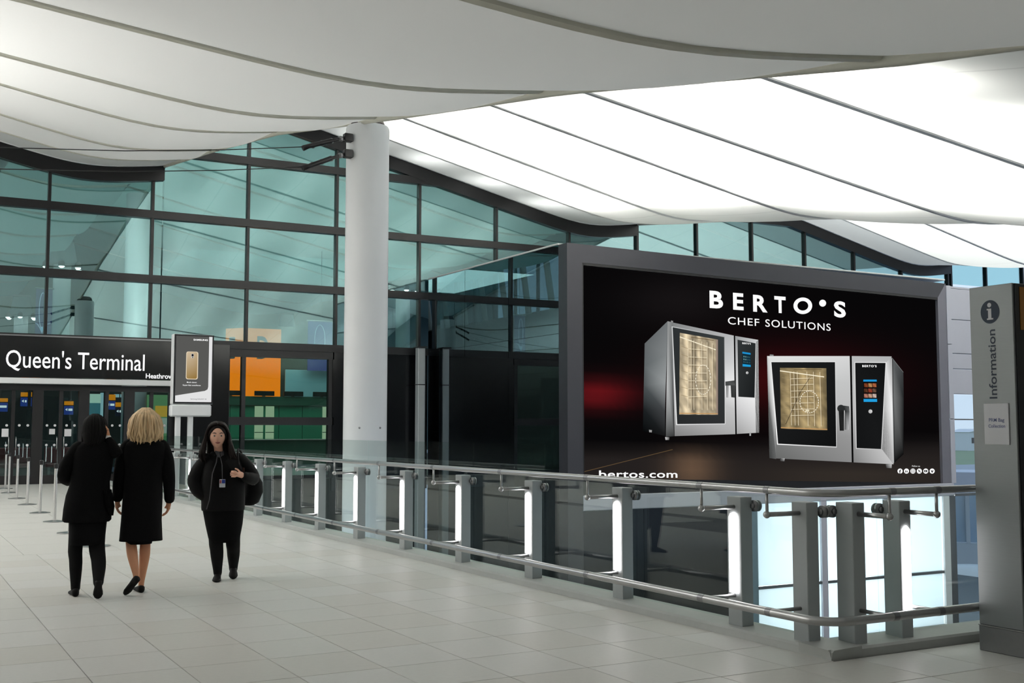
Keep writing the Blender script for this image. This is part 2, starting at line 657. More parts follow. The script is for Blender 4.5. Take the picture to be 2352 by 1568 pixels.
RIBS = [-7.5, -2.5, 1.5, 6.5, 11.9, 17.3, 22.7, 28.1, 31.4]
for k in range(3):
    x0 = -9.7 if k == 0 else EDGE[k - 1] + 0.12
    x1 = EDGE[k]
    ce = struct('ceiling', (x0, 0, 0))
    fmat = M_fab if k == 0 else M_fab2
    for i in range(len(RIBS) - 1):
        ya, yb = RIBS[i], RIBS[i + 1]
        mb = MB()
        nx, ny = 34, 7
        for a in range(nx + 1):
            X = x0 + (x1 - x0) * a / nx
            for b in range(ny + 1):
                t = b / ny
                Y = ya + (yb - ya) * t
                bulge = 0.10 * (1 - (2 * t - 1) ** 2)
                mb.v.append((X, Y, roof_z(X, ya, k) * (1 - t) + roof_z(X, yb, k) * t - bulge))
        for a in range(nx):
            for b in range(ny):
                q = a * (ny + 1) + b
                mb.f.append((q, q + 1, q + ny + 2, q + ny + 1))
        obj('fabric_panel', mb, fmat, ce, True)
    # ribs between the panels: a shallow channel hung just under the fabric
    for Y in RIBS:
        pts = []
        for a in range(41):
            X = x0 + (x1 - 0.02 - x0) * a / 40
            pts.append((X, roof_z(X, Y, k)))
        hw, dp = (0.06, 0.04) if Y < 31 else (0.035, 0.03)
        mb = MB()
        mb.rings([[(X, Y - hw, z + 0.02), (X, Y - hw * 0.7, z - dp), (X, Y + hw * 0.7, z - dp), (X, Y + hw, z + 0.02)] for X, z in pts])
        obj('rib', mb, M_rib if k == 0 else M_rib2, ce)
    # opaque fascia bay next to the glazed wall
    mb = MB()
    nx = 40
    for a in range(nx + 1):
        X = x0 + (x1 - x0) * a / nx
        mb.v.append((X, 31.4, roof_z(X, 31.4, k) - 0.01))
        mb.v.append((X, YW + 0.05, roof_z(X, YW, k) - 0.01))
    mb.f = [(2 * a, 2 * a + 1, 2 * a + 3, 2 * a + 2) for a in range(nx)]
    obj('fascia', mb, M_fasc_fab, ce, True)
    # thin pale bead where the fascia meets the wall head, and along the free edge
    obj('bead', MB().tube([(x0 + (x1 - x0) * a / 40, YW - 0.16, roof_z(x0 + (x1 - x0) * a / 40, YW, k) - 0.03) for a in range(41)], 0.035, 6), M_white, ce, True)
    mb = MB().tube([(x1, RIBS[0] + (YW - RIBS[0]) * a / 60, min(roof_z(x1, RIBS[0] + (YW - RIBS[0]) * a / 60, k), 99) - 0.05) for a in range(61)], 0.05, 8)
    obj('edge_tube', mb, M_rib if k == 0 else M_rib2, ce, True)

# deck added out of view to block the sky, and partitions between the voids
deck = struct('sky_block_deck')
db = MB()
db.box(-10.0, 41.2, -8.2, 76, 17.6, 17.9)
obj('sky_block_sheet', db, M_wall, deck)
for k in range(3):
    xp = EDGE[k] + 0.05
    mb = MB()
    for s in range(30):
        ya, yb = -8 + (YW + 8) * s / 30, -8 + (YW + 8) * (s + 1) / 30
        za, zb = roof_z(EDGE[k], ya, k) + 0.02, roof_z(EDGE[k], yb, k) + 0.02
        mb.poly([(ya, za), (yb, zb), (yb, 17.6), (ya, 17.6)], 'x', xp, xp + 0.06)
    obj('upstand', mb, M_clere, deck)
mb = MB()
for k in range(3):
    x0 = -9.7 if k == 0 else EDGE[k - 1] + 0.05
    for a in range(20):
        xa, xb = x0 + (EDGE[k] - x0) * a / 20, x0 + (EDGE[k] - x0) * (a + 1) / 20
        mb.poly([(xa, roof_z(xa, YW, k)), (xb, roof_z(xb, YW, k)), (xb, 17.6), (xa, 17.6)], 'y', YW + 0.06, YW + 0.12)
obj('void_divider', mb, M_wall, deck)  # added divider that keeps light of the two halls' voids apart

# outer walls of the hall (beside and behind the viewpoint)
tag(obj('wall_left', MB().box(-10.0, -9.8, -8.2, YW, -0.45, 17.6), M_wall, at=(-9.9, 12, 0)), kind='structure')
tag(obj('wall_behind', MB().box(-9.8, 36, -8.2, -8.0, -0.45, 17.6), M_wall, at=(12, -8.1, 0)), kind='structure')
tag(obj('wall_right', MB().box(40.9, 41.1, -8.2, 25.4, -4.8, 17.6), M_clad, at=(41, 8, 0)), kind='structure')

# ------------------------------------------------------------------ the setting: glazed wall with black frame
wall = struct('wall_back', (7, YW, 0))
MX = [-1.62, 1.18, 3.99, 6.80, 9.62, 12.45, 15.31, 18.17, 21.08, 24.0, 26.75, 29.45, 32.2, 34.9, 37.65, 40.5, 43.0, 45.5]
TZ = [4.0, 5.83, 7.72, 9.63, 11.6]


def head_z(x):
    k = 0 if x < EDGE[0] else 1 if x < EDGE[1] else 2
    if x > EDGE[2]:
        return 9.6
    return roof_z(x, YW, k)


for i in range(len(MX) - 1):
    for j in range(len(TZ) - 1):
        x0, x1, z0, z1 = MX[i] + 0.03, MX[i + 1] - 0.03, TZ[j] + 0.1, TZ[j + 1] - 0.1
        if x0 > 15 and z1 < 6:
            continue
        cuts = [x0] + [e for e in EDGE if x0 < e < x1] + [x1]
        for a in range(len(cuts) - 1):
            xa, xb = cuts[a] + (0.02 if a else 0), cuts[a + 1] - (0.02 if a < len(cuts) - 2 else 0)
            n = 6
            xs = [xa + (xb - xa) * q / n for q in range(n + 1)]
            tops = [min(z1, head_z(min(max(x, xa + 1e-4), xb - 1e-4)) - 0.3) for x in xs]
            if max(tops) < z0 + 0.1:
                continue
            ok = [q for q in range(n + 1) if tops[q] > z0 + 0.02]
            pts = [(xs[ok[0]], z0), (xs[ok[-1]], z0)] + [(xs[q], tops[q]) for q in reversed(ok)]
            obj('pane', MB().poly(pts, 'y', YW - 0.01, YW + 0.01), M_curtain, wall)
for i, x in enumerate(MX):
    z0 = 4.0 if x < 15.5 else 6.0
    zt_ = head_z(x) - 0.1
    obj('mullion', MB().box(x - 0.04, x + 0.04, YW - 0.10, YW + 0.10, z0, zt_), M_black, wall)
for x in (EDGE[0], EDGE[1], EDGE[2]):
    obj('mullion', MB().box(x - 0.045, x + 0.045, YW - 0.11, YW + 0.10, head_z(x) - 1.4 if x < 8 else 6.0, head_z(x + 0.2) - 0.1), M_black, wall)
for j, z in enumerate(TZ):
    xa, xb = -3.0, 46.0
    if j < 3:
        xb = 24.0
    segs = []
    x = xa
    run = None
    while x <= xb:
        inside = head_z(x) - 0.05 > z
        if inside and run is None:
            run = x
        if (not inside or x + 0.1 > xb) and run is not None:
            segs.append((run, x))
            run = None
        x += 0.1
    for a, b in segs:
        if b - a > 0.3:
            obj('transom', MB().box(a, b, YW - 0.13, YW + 0.13, z - 0.115, z + 0.115), M_black, wall)
for k in range(3):
    x0 = -3.0 if k == 0 else EDGE[k - 1]
    n = 40
    xs = [x0 + (EDGE[k] - x0) * q / n for q in range(n + 1)]
    mb = MB()
    hz = [roof_z(min(x, EDGE[k] - 0.001), YW, k) - 0.06 for x in xs]
    for q in range(n):
        dep = 0.42
        mb.poly([(xs[q], hz[q] - dep), (xs[q + 1], hz[q + 1] - dep), (xs[q + 1], hz[q + 1]), (xs[q], hz[q])], 'y', YW - 0.14, YW + 0.10)
    obj('head_frame', mb, M_black, wall)

# lower band of the glazed wall: black panels, the glazed check-in bay
lw = MB()
lw.box(-9.8, 2.62, YW - 0.02, YW + 0.1, 0, 4.0)
lw.box(7.52, 9.05, YW - 0.36, YW + 0.1, -0.4, 3.98)
lw.box(12.36, 15.6, YW - 0.1, YW + 0.1, -0.4, 3.98)
obj('black_panel', lw, M_blackgloss, wall)
obj('base_wall', MB().box(-9.8, 15.6, YW + 0.02, YW + 0.3, -4.8, -0.02), M_black, wall)
for (xa, xb, za, zb) in ((9.12, 9.50, 0.1, 1.62), (9.12, 9.50, 1.86, 3.66), (9.62, 12.22, 0.1, 1.62), (9.62, 12.22, 1.86, 3.66)):
    obj('pane', MB().box(xa, xb, YW - 0.01, YW + 0.01, za, zb), M_greenglass, wall)
for x in (9.08, 9.56, 12.29):
    obj('mullion', MB().box(x - 0.06, x + 0.06, YW - 0.09, YW + 0.09, 0, 3.9), M_black, wall)
for z, h in ((0.05, 0.05), (1.74, 0.12), (3.78, 0.12)):
    obj('transom', MB().box(9.0, 12.4, YW - 0.1, YW + 0.1, z - h, z + h), M_black, wall)

# entrance doors
DX = [2.62, 3.86, 5.06, 6.28, 7.52]
for i in range(4):
    xa, xb = DX[i], DX[i + 1]
    dr = tag(empty('door_%d' % (i + 1), ((xa + xb) / 2, YW, 0)), kind='structure')
    fr = MB()
    fr.box(xa, xa + 0.14, YW - 0.1, YW + 0.1, 0, 2.72)
    fr.box(xb - 0.14, xb, YW - 0.1, YW + 0.1, 0, 2.72)
    fr.box(xa + 0.14, xb - 0.14, YW - 0.1, YW + 0.1, 2.56, 2.72)
    fr.box(xa + 0.14, xb - 0.14, YW - 0.06, YW + 0.06, 0, 0.24)
    xm = (xa + xb) / 2
    obj('frame', fr, M_black, dr)
    obj('meeting_stile', MB().box(xm - 0.05, xm + 0.05, YW - 0.05, YW + 0.05, 0.24, 2.56), M_black, dr)
    for s, (a, b) in enumerate(((xa + 0.14, xm - 0.05), (xm + 0.05, xb - 0.14))):
        p = obj('pane', MB().box(a, b, YW - 0.012, YW + 0.012, 0.24, 2.56), M_doorglass, dr)
        for z in (1.06, 1.60):
            for q in (0.28, 0.78):
                xd = a + (b - a) * q
                obj('dot', MB().poly([(xd + 0.035 * math.cos(t * PI / 6), z + 0.035 * math.sin(t * PI / 6)) for t in range(12)], 'y', YW - 0.018, YW - 0.0121), M_paper, p)
    for s in (-1, 1):
        obj('handle', MB().tube([(xm + s * 0.09, YW - 0.06, 1.28), (xm + s * 0.09, YW - 0.11, 1.24), (xm + s * 0.09, YW - 0.11, 0.98), (xm + s * 0.09, YW - 0.06, 0.94)], 0.014, 8), M_steel, dr, True)
for i, (x, z, wd, hg) in enumerate(((3.06, 1.40, 0.17, 0.22), (4.25, 1.43, 0.15, 0.15), (4.66, 1.40, 0.18, 0.20))):
    o = obj('door_notice', MB().box(x - wd / 2, x + wd / 2, YW - 0.032, YW - 0.02, z - hg / 2, z + hg / 2), M_paper, at=(x, YW - 0.03, z))
    tag(o, ('white notice taped to the first glass door from the frame edge', 'cream notice taped to the second glass door, smaller than its neighbours',
            'square white notice on the second glass door beside the woman holding a phone')[i], 'notice')

# ------------------------------------------------------------------ name sign over the doors
sg = thing('entrance_sign', 'long black fascia sign with large white letters over the glass doors', 'sign', (3.5, YW - 0.3, 2.72))
obj('board', MB().bbox(-3.0, 7.56, YW - 0.34, YW - 0.11, 2.90, 4.02, 0.01), M_blackgloss, sg)
obj('light_trough', MB().bbox(-3.0, 7.56, YW - 0.40, YW - 0.11, 2.73, 2.885, 0.01), M_white, sg, label='white strip along the foot of the sign')
obj('cap_strip', MB().box(-3.0, 7.56, YW - 0.36, YW - 0.11, 4.02, 4.06), M_steel_dark, sg)
mb = MB()
fit_text(mb, "Queen's Terminal", 2.99, 6.62, 3.165, 0.46, YW - 0.352, bold=0.004, slant=-0.01)
obj('lettering', mb, M_letter, sg, label='large thin white letters')
mb = MB()
fit_text(mb, "Heathrow", 6.66, 7.43, 2.945, 0.135, YW - 0.352, bold=0.02)
obj('lettering', mb, M_letter, sg, label='small bold white letters at the sign end')

# ------------------------------------------------------------------ round column with its tie rods
CXY = (7.3, 18.24)
cl = thing('column', 'tall white round column rising from below the walkway to the ceiling edge', 'column', (CXY[0], CXY[1], -4.6))
obj('shaft', MB().lathe([(0.372, 0.0), (0.372, 11.08), (0.378, 11.12), (0.378, 11.3), (0.36, 11.34), (0.1, 11.34)], 64, (CXY[0], CXY[1], -4.6)), M_white, cl, 'auto')
obj('bearing', MB().lathe([(0.22, 11.34), (0.30, 11.38), (0.26, 11.48), (0.2, 11.52)], 32, (CXY[0], CXY[1], -4.6)), M_cap, cl, 'auto', label='dark brown bearing between shaft and ceiling')
for a in (-2.2, -1.2):
    p = Vector((CXY[0] + 0.373 * math.cos(a * 1.0 + 0.0), CXY[1] + 0.373 * math.sin(a), 1.52))
    obj('bolt', MB().ball(p, 0.018), M_steel_dark, cl, True)
for z0, z1, zc in ((6.47, 6.20, 5.62), (6.19, 5.86, 5.30)):
    r = thing('tie_rod', 'upper of two thin dark tie cables running from the white column' if z0 > 6.3 else 'lower of two thin dark tie cables running from the white column', 'cable', (6.9, 18.1, z0), group=None)
    obj('bracket', MB().bbox(6.80, 6.95, 18.02, 18.14, z0 - 0.07, z0 + 0.07, 0.01), M_black, r)
    obj('turnbuckle', MB().tube([(6.84, 18.06, z0), (6.6, 18.04, z0 - (z0 - z1) * 0.32), (6.55, 18.04, z0 - (z0 - z1) * 0.38), (6.15, 18.0, z1 + 0.02), (6.05, 18.0, z1 - 0.03)], [0.03, 0.03, 0.045, 0.04, 0.05], 10), M_black, r, True)
    for q in range(4):
        t = 0.15 + q * 0.22
        obj('nut', MB().ball((6.84 - 0.75 * t, 18.05, z0 - (z0 - z1) * t), 0.05, 0.05, 0.05, 8, 6), M_steel_dark, r, False)
    obj('cable', MB().tube([(6.08, 18.0, z1), (4.7, 18.0, z1 - (z1 - zc) * 0.38), (3.2, 18.0, z1 - (z1 - zc) * 0.72), (1.44, 18.0, zc), (-2, 18.0, zc - 0.35), (-9.8, 18.0, zc - 0.9)], 0.008, 6), M_black, r, True)

# ------------------------------------------------------------------ guard railing round the opening
rail = thing('guard_railing', 'long steel and glass guard railing with lit posts round the opening', 'railing', (5.6, 8.0, 0))
R0Y = 6.533


def grey_post(x0, y0, y1, x1, lit, side):
    p = obj('post', MB().bbox(x0, x1, y0, y1, 0.055, 1.0, 0.004), M_post, rail)
    if lit == 'x':
        cy = (y0 + y1) / 2
        pts = [(cy - 0.045, 0.30), (cy + 0.045, 0.30), (cy + 0.045, 0.85), (cy + 0.03, 0.875), (cy, 0.885), (cy - 0.03, 0.875), (cy - 0.045, 0.85)]
        obj('light_strip', MB().poly(pts, 'x', x0 - 0.012, x0), M_led, p, label='glowing white light strip')
    if lit == 'y':
        cx = (x0 + x1) / 2
        pts = [(cx - 0.034, 0.25), (cx + 0.034, 0.25), (cx + 0.034, 0.80), (cx, 0.83), (cx - 0.034, 0.80)]
        obj('light_strip', MB().poly(pts, 'y', y0 - 0.012, y0), M_led, p, label='glowing white light strip')
    mb = MB()
    if side == 'x':
        cy = (y0 + y1) / 2
        mb.tube([(x0 + 0.002, cy, 0.925), (5.255, cy, 0.925)], 0.017, 10)
        mb.tube([(5.27, cy, 0.915), (5.27, cy, 1.075)], 0.011, 8)
        mb.ball((5.268, cy, 0.925), 0.026, nu=10, nv=6)
        lb = MB().tube([(x0 + 0.002, cy, 0.28), (5.28, cy, 0.28)], 0.014, 8)
    else:
        cx = (x0 + x1) / 2
        mb.tube([(cx, y0 + 0.002, 0.925), (cx, 5.36, 0.925)], 0.017, 10)
        mb.tube([(cx, 5.372, 0.915), (cx, 5.372, 1.075)], 0.011, 8)
        mb.ball((cx, 5.372, 0.925), 0.026, nu=10, nv=6)
        lb = MB().tube([(cx, y0 + 0.002, 0.28), (cx, 5.38, 0.28)], 0.014, 8)
    obj('bracket', mb, M_steel, p, True)
    obj('lower_bracket', lb, M_steel, p, True)
    mb = MB()
    if side == 'x':
        mb.tube([(5.676, y0 - 0.016, 0.935), (5.700, y0 - 0.016, 0.935)], 0.042, 18)
        mb.tube([(5.660, y0 - 0.016, 0.935), (5.676, y0 - 0.016, 0.935)], 0.02, 10)
        mb.tube([(5.712, y0 - 0.016, 0.935), (5.724, y0 - 0.016, 0.935)], 0.042, 18)
    else:
        mb.tube([(x0 - 0.016, 5.802, 0.935), (x0 - 0.016, 5.826, 0.935)], 0.042, 18)
        mb.tube([(x0 - 0.016, 5.786, 0.935), (x0 - 0.016, 5.802, 0.935)], 0.02, 10)
        mb.tube([(x0 - 0.016, 5.838, 0.935), (x0 - 0.016, 5.850, 0.935)], 0.042, 18)
    obj('glass_clamp', mb, M_steel_dark, p, True)
    return p


first = None
for i in range(16):
    y0 = R0Y + 1.522 * i
    if first is None:
        first = grey_post(5.57, y0, y0 + 0.155, 5.68, 'x', 'x')
        kids = list(first.children)
    else:
        p = first.copy()
        COL.objects.link(p)
        p.parent = rail
        p.location = (0, 1.522 * i, 0)
        for q in kids:
            d = q.copy()
            COL.objects.link(d)
            d.parent = p
grey_post(5.555, 5.84, 5.985, 5.665, None, 'x')
grey_post(5.785, 5.645, 5.80, 5.90, None, 'y')
grey_post(6.235, 5.645, 5.80, 6.345, 'y', 'y')
for i in range(2):
    grey_post(7.76 + 1.522 * i, 5.645, 5.80, 7.87 + 1.522 * i, 'y', 'y')


def bend(z, xe, ye):
    pts = [(5.27, ye, z), (5.27, 5.62, z)]
    for q in range(9):
        a = PI + (PI / 2) * q / 8
        pts.append((5.27 + 0.2 + 0.2 * math.cos(a), 5.37 + 0.2 + 0.2 * math.sin(a), z))
    pts += [(5.60, 5.37, z), (xe, 5.37, z)]
    return pts


hr = obj('handrail', MB().tube(bend(1.09, 9.2, 29.6), 0.025, 20), M_steel, rail, 'auto')
lr = obj('lower_rail', MB().tube(bend(0.28, 9.2, 29.6), 0.029, 20), M_steel, rail, 'auto')
for o, z, rc in ((hr, 1.09, 0.0265), (lr, 0.28, 0.0305)):
    me0 = None
    for i in range(16):
        y0 = R0Y + 0.08 + 1.522 * i
        obj('coupling', MB().tube([(5.27, y0 - 0.03, z), (5.27, y0 + 0.03, z)], rc, 16), M_steel_dark, o, 'auto')
    for y0 in (5.90,):
        obj('coupling', MB().tube([(5.27, y0 - 0.025, z), (5.27, y0 + 0.025, z)], rc, 16), M_steel_dark, o, 'auto')
    for x0 in (5.86, 6.29, 7.8):
        obj('coupling', MB().tube([(x0 - 0.025, 5.37, z), (x0 + 0.025, 5.37, z)], rc, 16), M_steel_dark, o, 'auto')
for i in range(16):
    ya = R0Y - 0.012 + 1.522 * i if i else 5.86
    if i == 0:
        obj('glass_panel', MB().box(5.70, 5.712, 5.86, R0Y - 0.02, 0.06, 1.02), M_guard, rail)
        continue
    ya = R0Y - 0.008 + 1.522 * (i - 1)
    obj('glass_panel', MB().box(5.70, 5.712, ya, ya + 1.506, 0.06, 1.35 if i > 2 else 1.02), M_guard, rail)
for xa, xb in ((5.74, 6.21), (6.215, 7.73), (7.735, 9.25)):
    obj('glass_panel', MB().box(xa, xb, 5.826, 5.838, 0.06, 1.02), M_guard, rail)

# ------------------------------------------------------------------ big advertising screen on its dark glass box
YB = 25.0
bx = thing('advertising_screen', 'huge black backlit advertising screen with two ovens on a dark glass box', 'screen', (15.6, 25.43, -4.6))
for (ya, yb) in ((25.43, 28.15), (28.17, 30.9), (30.92, 33.55)):
    for (za, zb) in ((-4.6, 0.35), (0.36, 4.0), (4.01, 6.36)):
        obj('side_pane', MB().box(15.6, 15.64, ya, yb, za, zb), M_boxglass, bx)
obj('coping', MB().bbox(15.58, 30.5, 25.44, 33.55, 6.36, 6.41, 0.01), M_fascia, bx, label='pale coping along the top of the box')
obj('back_wall', MB().box(15.66, 29.9, 33.45, 33.55, -0.1, 6.36), M_black, bx)
obj('box_floor', MB().box(15.66, 29.9, 25.5, 33.45, -0.3, -0.2), M_black, bx)
fr = MB()
fr.poly([(15.6, -4.6), (16.07, -4.6), (16.07, 5.87), (15.6, 6.36)], 'y', YB, 25.43)
fr.poly([(15.6, 6.36), (16.07, 5.87), (29.60, 5.70), (29.98, 6.18)], 'y', YB, 25.43)
obj('frame', fr, M_billframe, bx)
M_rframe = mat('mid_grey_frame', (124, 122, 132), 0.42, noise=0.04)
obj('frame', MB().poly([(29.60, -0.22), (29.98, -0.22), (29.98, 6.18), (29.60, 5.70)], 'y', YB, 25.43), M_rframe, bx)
obj('inner_edge', MB().poly([(16.07, -0.28), (16.11, -0.28), (16.11, 5.83), (16.07, 5.87)], 'y', YB + 0.01, YB + 0.12).poly([(16.07, 5.87), (16.11, 5.80), (29.6, 5.63), (29.6, 5.70)], 'y', YB + 0.01, YB + 0.12), M_black, bx)
obj('sill', MB().bbox(16.07, 30.1, YB - 0.02, 25.43, -0.62, -0.22, 0.02), M_clad, bx, label='pale sill under the screen')
# glazing below the screen
obj('lower_pane', MB().box(16.07, 18.0, YB + 0.04, YB + 0.08, -4.6, -0.62), M_blackgloss, bx)
obj('lower_pane', MB().box(18.02, 21.25, YB + 0.04, YB + 0.08, -4.6, -0.62), M_blackgloss, bx)
fz = struct('window_1', (26, YB, -2.5))
xs = [21.95, 24.45, 27.05, 29.55]
for a, b in zip(xs[:-1], xs[1:]):
    obj('pane', MB().box(a + 0.03, b - 0.03, YB + 0.05, YB + 0.07, -2.93, -0.62), M_frost, fz)
    obj('pane', MB().box(a + 0.03, b - 0.03, YB + 0.05, YB + 0.07, -4.6, -3.0), M_frost, fz)
obj('side_strip', MB().box(21.25, 21.95, YB + 0.03, YB + 0.09, -4.6, -0.62), mat('blue_grey_glass', (126, 146, 158), 0.2, noise=0.05), fz)
for x in xs[1:3]:
    obj('mullion', MB().box(x - 0.10, x + 0.12, YB - 0.02, YB + 0.1, -4.6, -0.62), M_clad, fz)
obj('transom', MB().box(21.95, 29.55, YB + 0.0, YB + 0.1, -3.02, -2.94), M_steel_dark, fz)
obj('mullion', MB().box(29.55, 29.82, YB - 0.04, YB + 0.12, -4.6, -0.62), M_white, fz)
obj('mullion', MB().box(29.82, 30.10, YB - 0.04, YB + 0.12, -4.6, -0.62), M_steel_dark, fz)
# pale clad pier and clear window beside the screen
pr = struct('wall_right_pier', (30.5, YB, 2))
for z0, z1 in ((1.83, 4.21), (4.23, 6.12), (-0.22, 1.81)):
    obj('panel', MB().bbox(29.99, 30.20, YB - 0.02, YB + 0.3, z0, z1, 0.008), M_clad, pr)
for z0, z1 in ((5.05, 6.05), (3.95, 5.03), (3.45, 3.93), (2.63, 3.43)):
    obj('panel', MB().bbox(30.22, 34.0, YB + 0.06, YB + 0.3, z0, z1, 0.008), M_clad, pr)
wn = struct('window_2', (31, YB, 1))
for z0, z1 in ((-4.6, -0.64), (-0.55, 1.79), (1.83, 2.60)):
    obj('pane', MB().box(30.22, 34.0, YB + 0.1, YB + 0.12, z0, z1), M_clear, wn)
obj('transom', MB().box(30.2, 34.0, YB + 0.05, YB + 0.16, 1.79, 1.83).box(30.2, 34.0, YB + 0.05, YB + 0.16, -0.64, -0.55), M_steel_dark, wn)
obj('mullion', MB().box(34.0, 34.2, YB, YB + 0.2, -4.6, 6.05), M_clad, wn)
tag(obj('wall_right_return', MB().box(34.2, 41, YB, YB + 0.3, -4.8, 6.1), M_clad, at=(37, YB, 0)), kind='structure')
tag(obj('wall_right_head', MB().box(30.0, 34.2, YB + 0.06, YB + 0.3, 6.06, 6.12), M_clad, at=(32, YB, 6)), kind='structure')
po = thing('steel_post', 'grey steel post standing at the rear corner of the dark glass box', 'post', (15.17, 33.2, -0.4))
obj('tube', MB().bbox(15.05, 15.30, 33.1, 33.35, -4.6, 4.1, 0.02), M_post, po)
obj('cap_plate', MB().bbox(15.0, 15.35, 33.05, 33.40, 4.1, 4.14, 0.005), M_black, po)
obj('joint', MB().bbox(15.04, 15.31, 33.09, 33.36, 2.9, 2.93, 0.004), M_black, po)

# ------------------------------------------------------------------ flat print on the big screen
YA = YB + 0.10
scr = obj('screen', MB().box(16.11, 29.60, YA, YA + 0.04, -0.24, 5.80), M_black, bx)


def quad_strip(rows):
    """rows: list of ((xl,yl),(xr,yr),cl,cr) -> quads with blended corner colours"""
    out = []
    for (a, b, ca, cb), (c, d, cc, cd) in zip(rows[:-1], rows[1:]):
        out.append(([a, b, d, c], [ca, cb, cd, cc]))
    return out


# background print: near black with a red glow and a brown floor
def bg_col(px, py):
    def gs(cx, cy, sx_, sy_):
        return math.exp(-((px - cx) / sx_) ** 2 - ((py - cy) / sy_) ** 2)
    r, g_, b = 8.0, 7.0, 8.0
    q = gs(1370, 905, 95, 34)
    r += 92 * q; g_ += 12 * q; b += 16 * q
    q = gs(1800, 870, 240, 80)
    r += 46 * q; g_ += 3 * q; b += 5 * q
    q = gs(1560, 690, 140, 60)
    r += 14 * q; g_ += 12 * q; b += 12 * q
    fl = max(0.0, min(1.0, (py - 1015 + 0.02 * (px - 1340)) / 40))
    r += fl * 28; g_ += fl * 25; b += fl * 23
    q = gs(1590, 1075, 60, 60) * fl
    r += 62 * q; g_ += 45 * q; b += 30 * q
    q = gs(1950, 1095, 220, 26) * fl
    r += 16 * q; g_ += 14 * q; b += 10 * q
    return (r, g_, b)


polys = []
NX, NY = 40, 22


def scr_px(u, v):
    """u, v in 0..1 over the screen, as photo pixels"""
    xl, xr = 1339 + v * 1, 2152 + v * 16
    x = xl + (xr - xl) * u
    yt = 603 + (682 - 603) * u
    yb = 1098 + (1109 - 1098) * u
    return (x, yt + (yb - yt) * v)


for i in range(NX):
    for j in range(NY):
        ps = [scr_px(i / NX, j / NY), scr_px((i + 1) / NX, j / NY), scr_px((i + 1) / NX, (j + 1) / NY), scr_px(i / NX, (j + 1) / NY)]
        polys.append((ps, [bg_col(*p) for p in ps]))


def art_flat(name, polys, parent, off):
    me = bpy.data.meshes.new(name)
    L0 = root_loc(parent)
    yy = YA - off
    vs, fs, cs = [], [], []
    for pts, cols in polys:
        b = len(vs)
        if isinstance(cols[0], (int, float)):
            cols = [cols] * len(pts)
        for p, c in zip(pts, cols):
            X, Z = onY(p[0], p[1], yy)
            vs.append((X - L0.x, yy - L0.y, Z - L0.z))
            cs.append((*lin([max(0, min(255, q)) for q in c]), 1))
        fs.append(tuple(range(b, b + len(pts))))
    me.from_pydata(vs, [], fs)
    ca = me.color_attributes.new('Col', 'FLOAT_COLOR', 'CORNER')
    for p in me.polygons:
        for li, vi in zip(p.loop_indices, p.vertices):
            ca.data[li].color = cs[vi]
    me.materials.append(M_art)
    o = bpy.data.objects.new(name, me)
    COL.objects.link(o)
    o.parent = parent
    return o


bk = art_flat('printed_backdrop', polys, scr, 0.003)
bk['kind'] = 'stuff'


def c4(x, y):
    return (1440 + x / 3.5636, 720 + y / 3.5636)


def P4(*pts):
    return [c4(*p) for p in pts]


def stroke(p, q, wd, col):
    dx, dy = q[0] - p[0], q[1] - p[1]
    l = math.hypot(dx, dy) or 1
    nx, ny = -dy / l * wd / 2, dx / l * wd / 2
    return ([(p[0] + nx, p[1] + ny), (q[0] + nx, q[1] + ny), (q[0] - nx, q[1] - ny), (p[0] - nx, p[1] - ny)], col)


def disc(c, r, col, n=18, ry=None):
    ry = ry or r
    return ([(c[0] + r * math.cos(2 * PI * k / n), c[1] + ry * math.sin(2 * PI * k / n)) for k in range(n)], col)


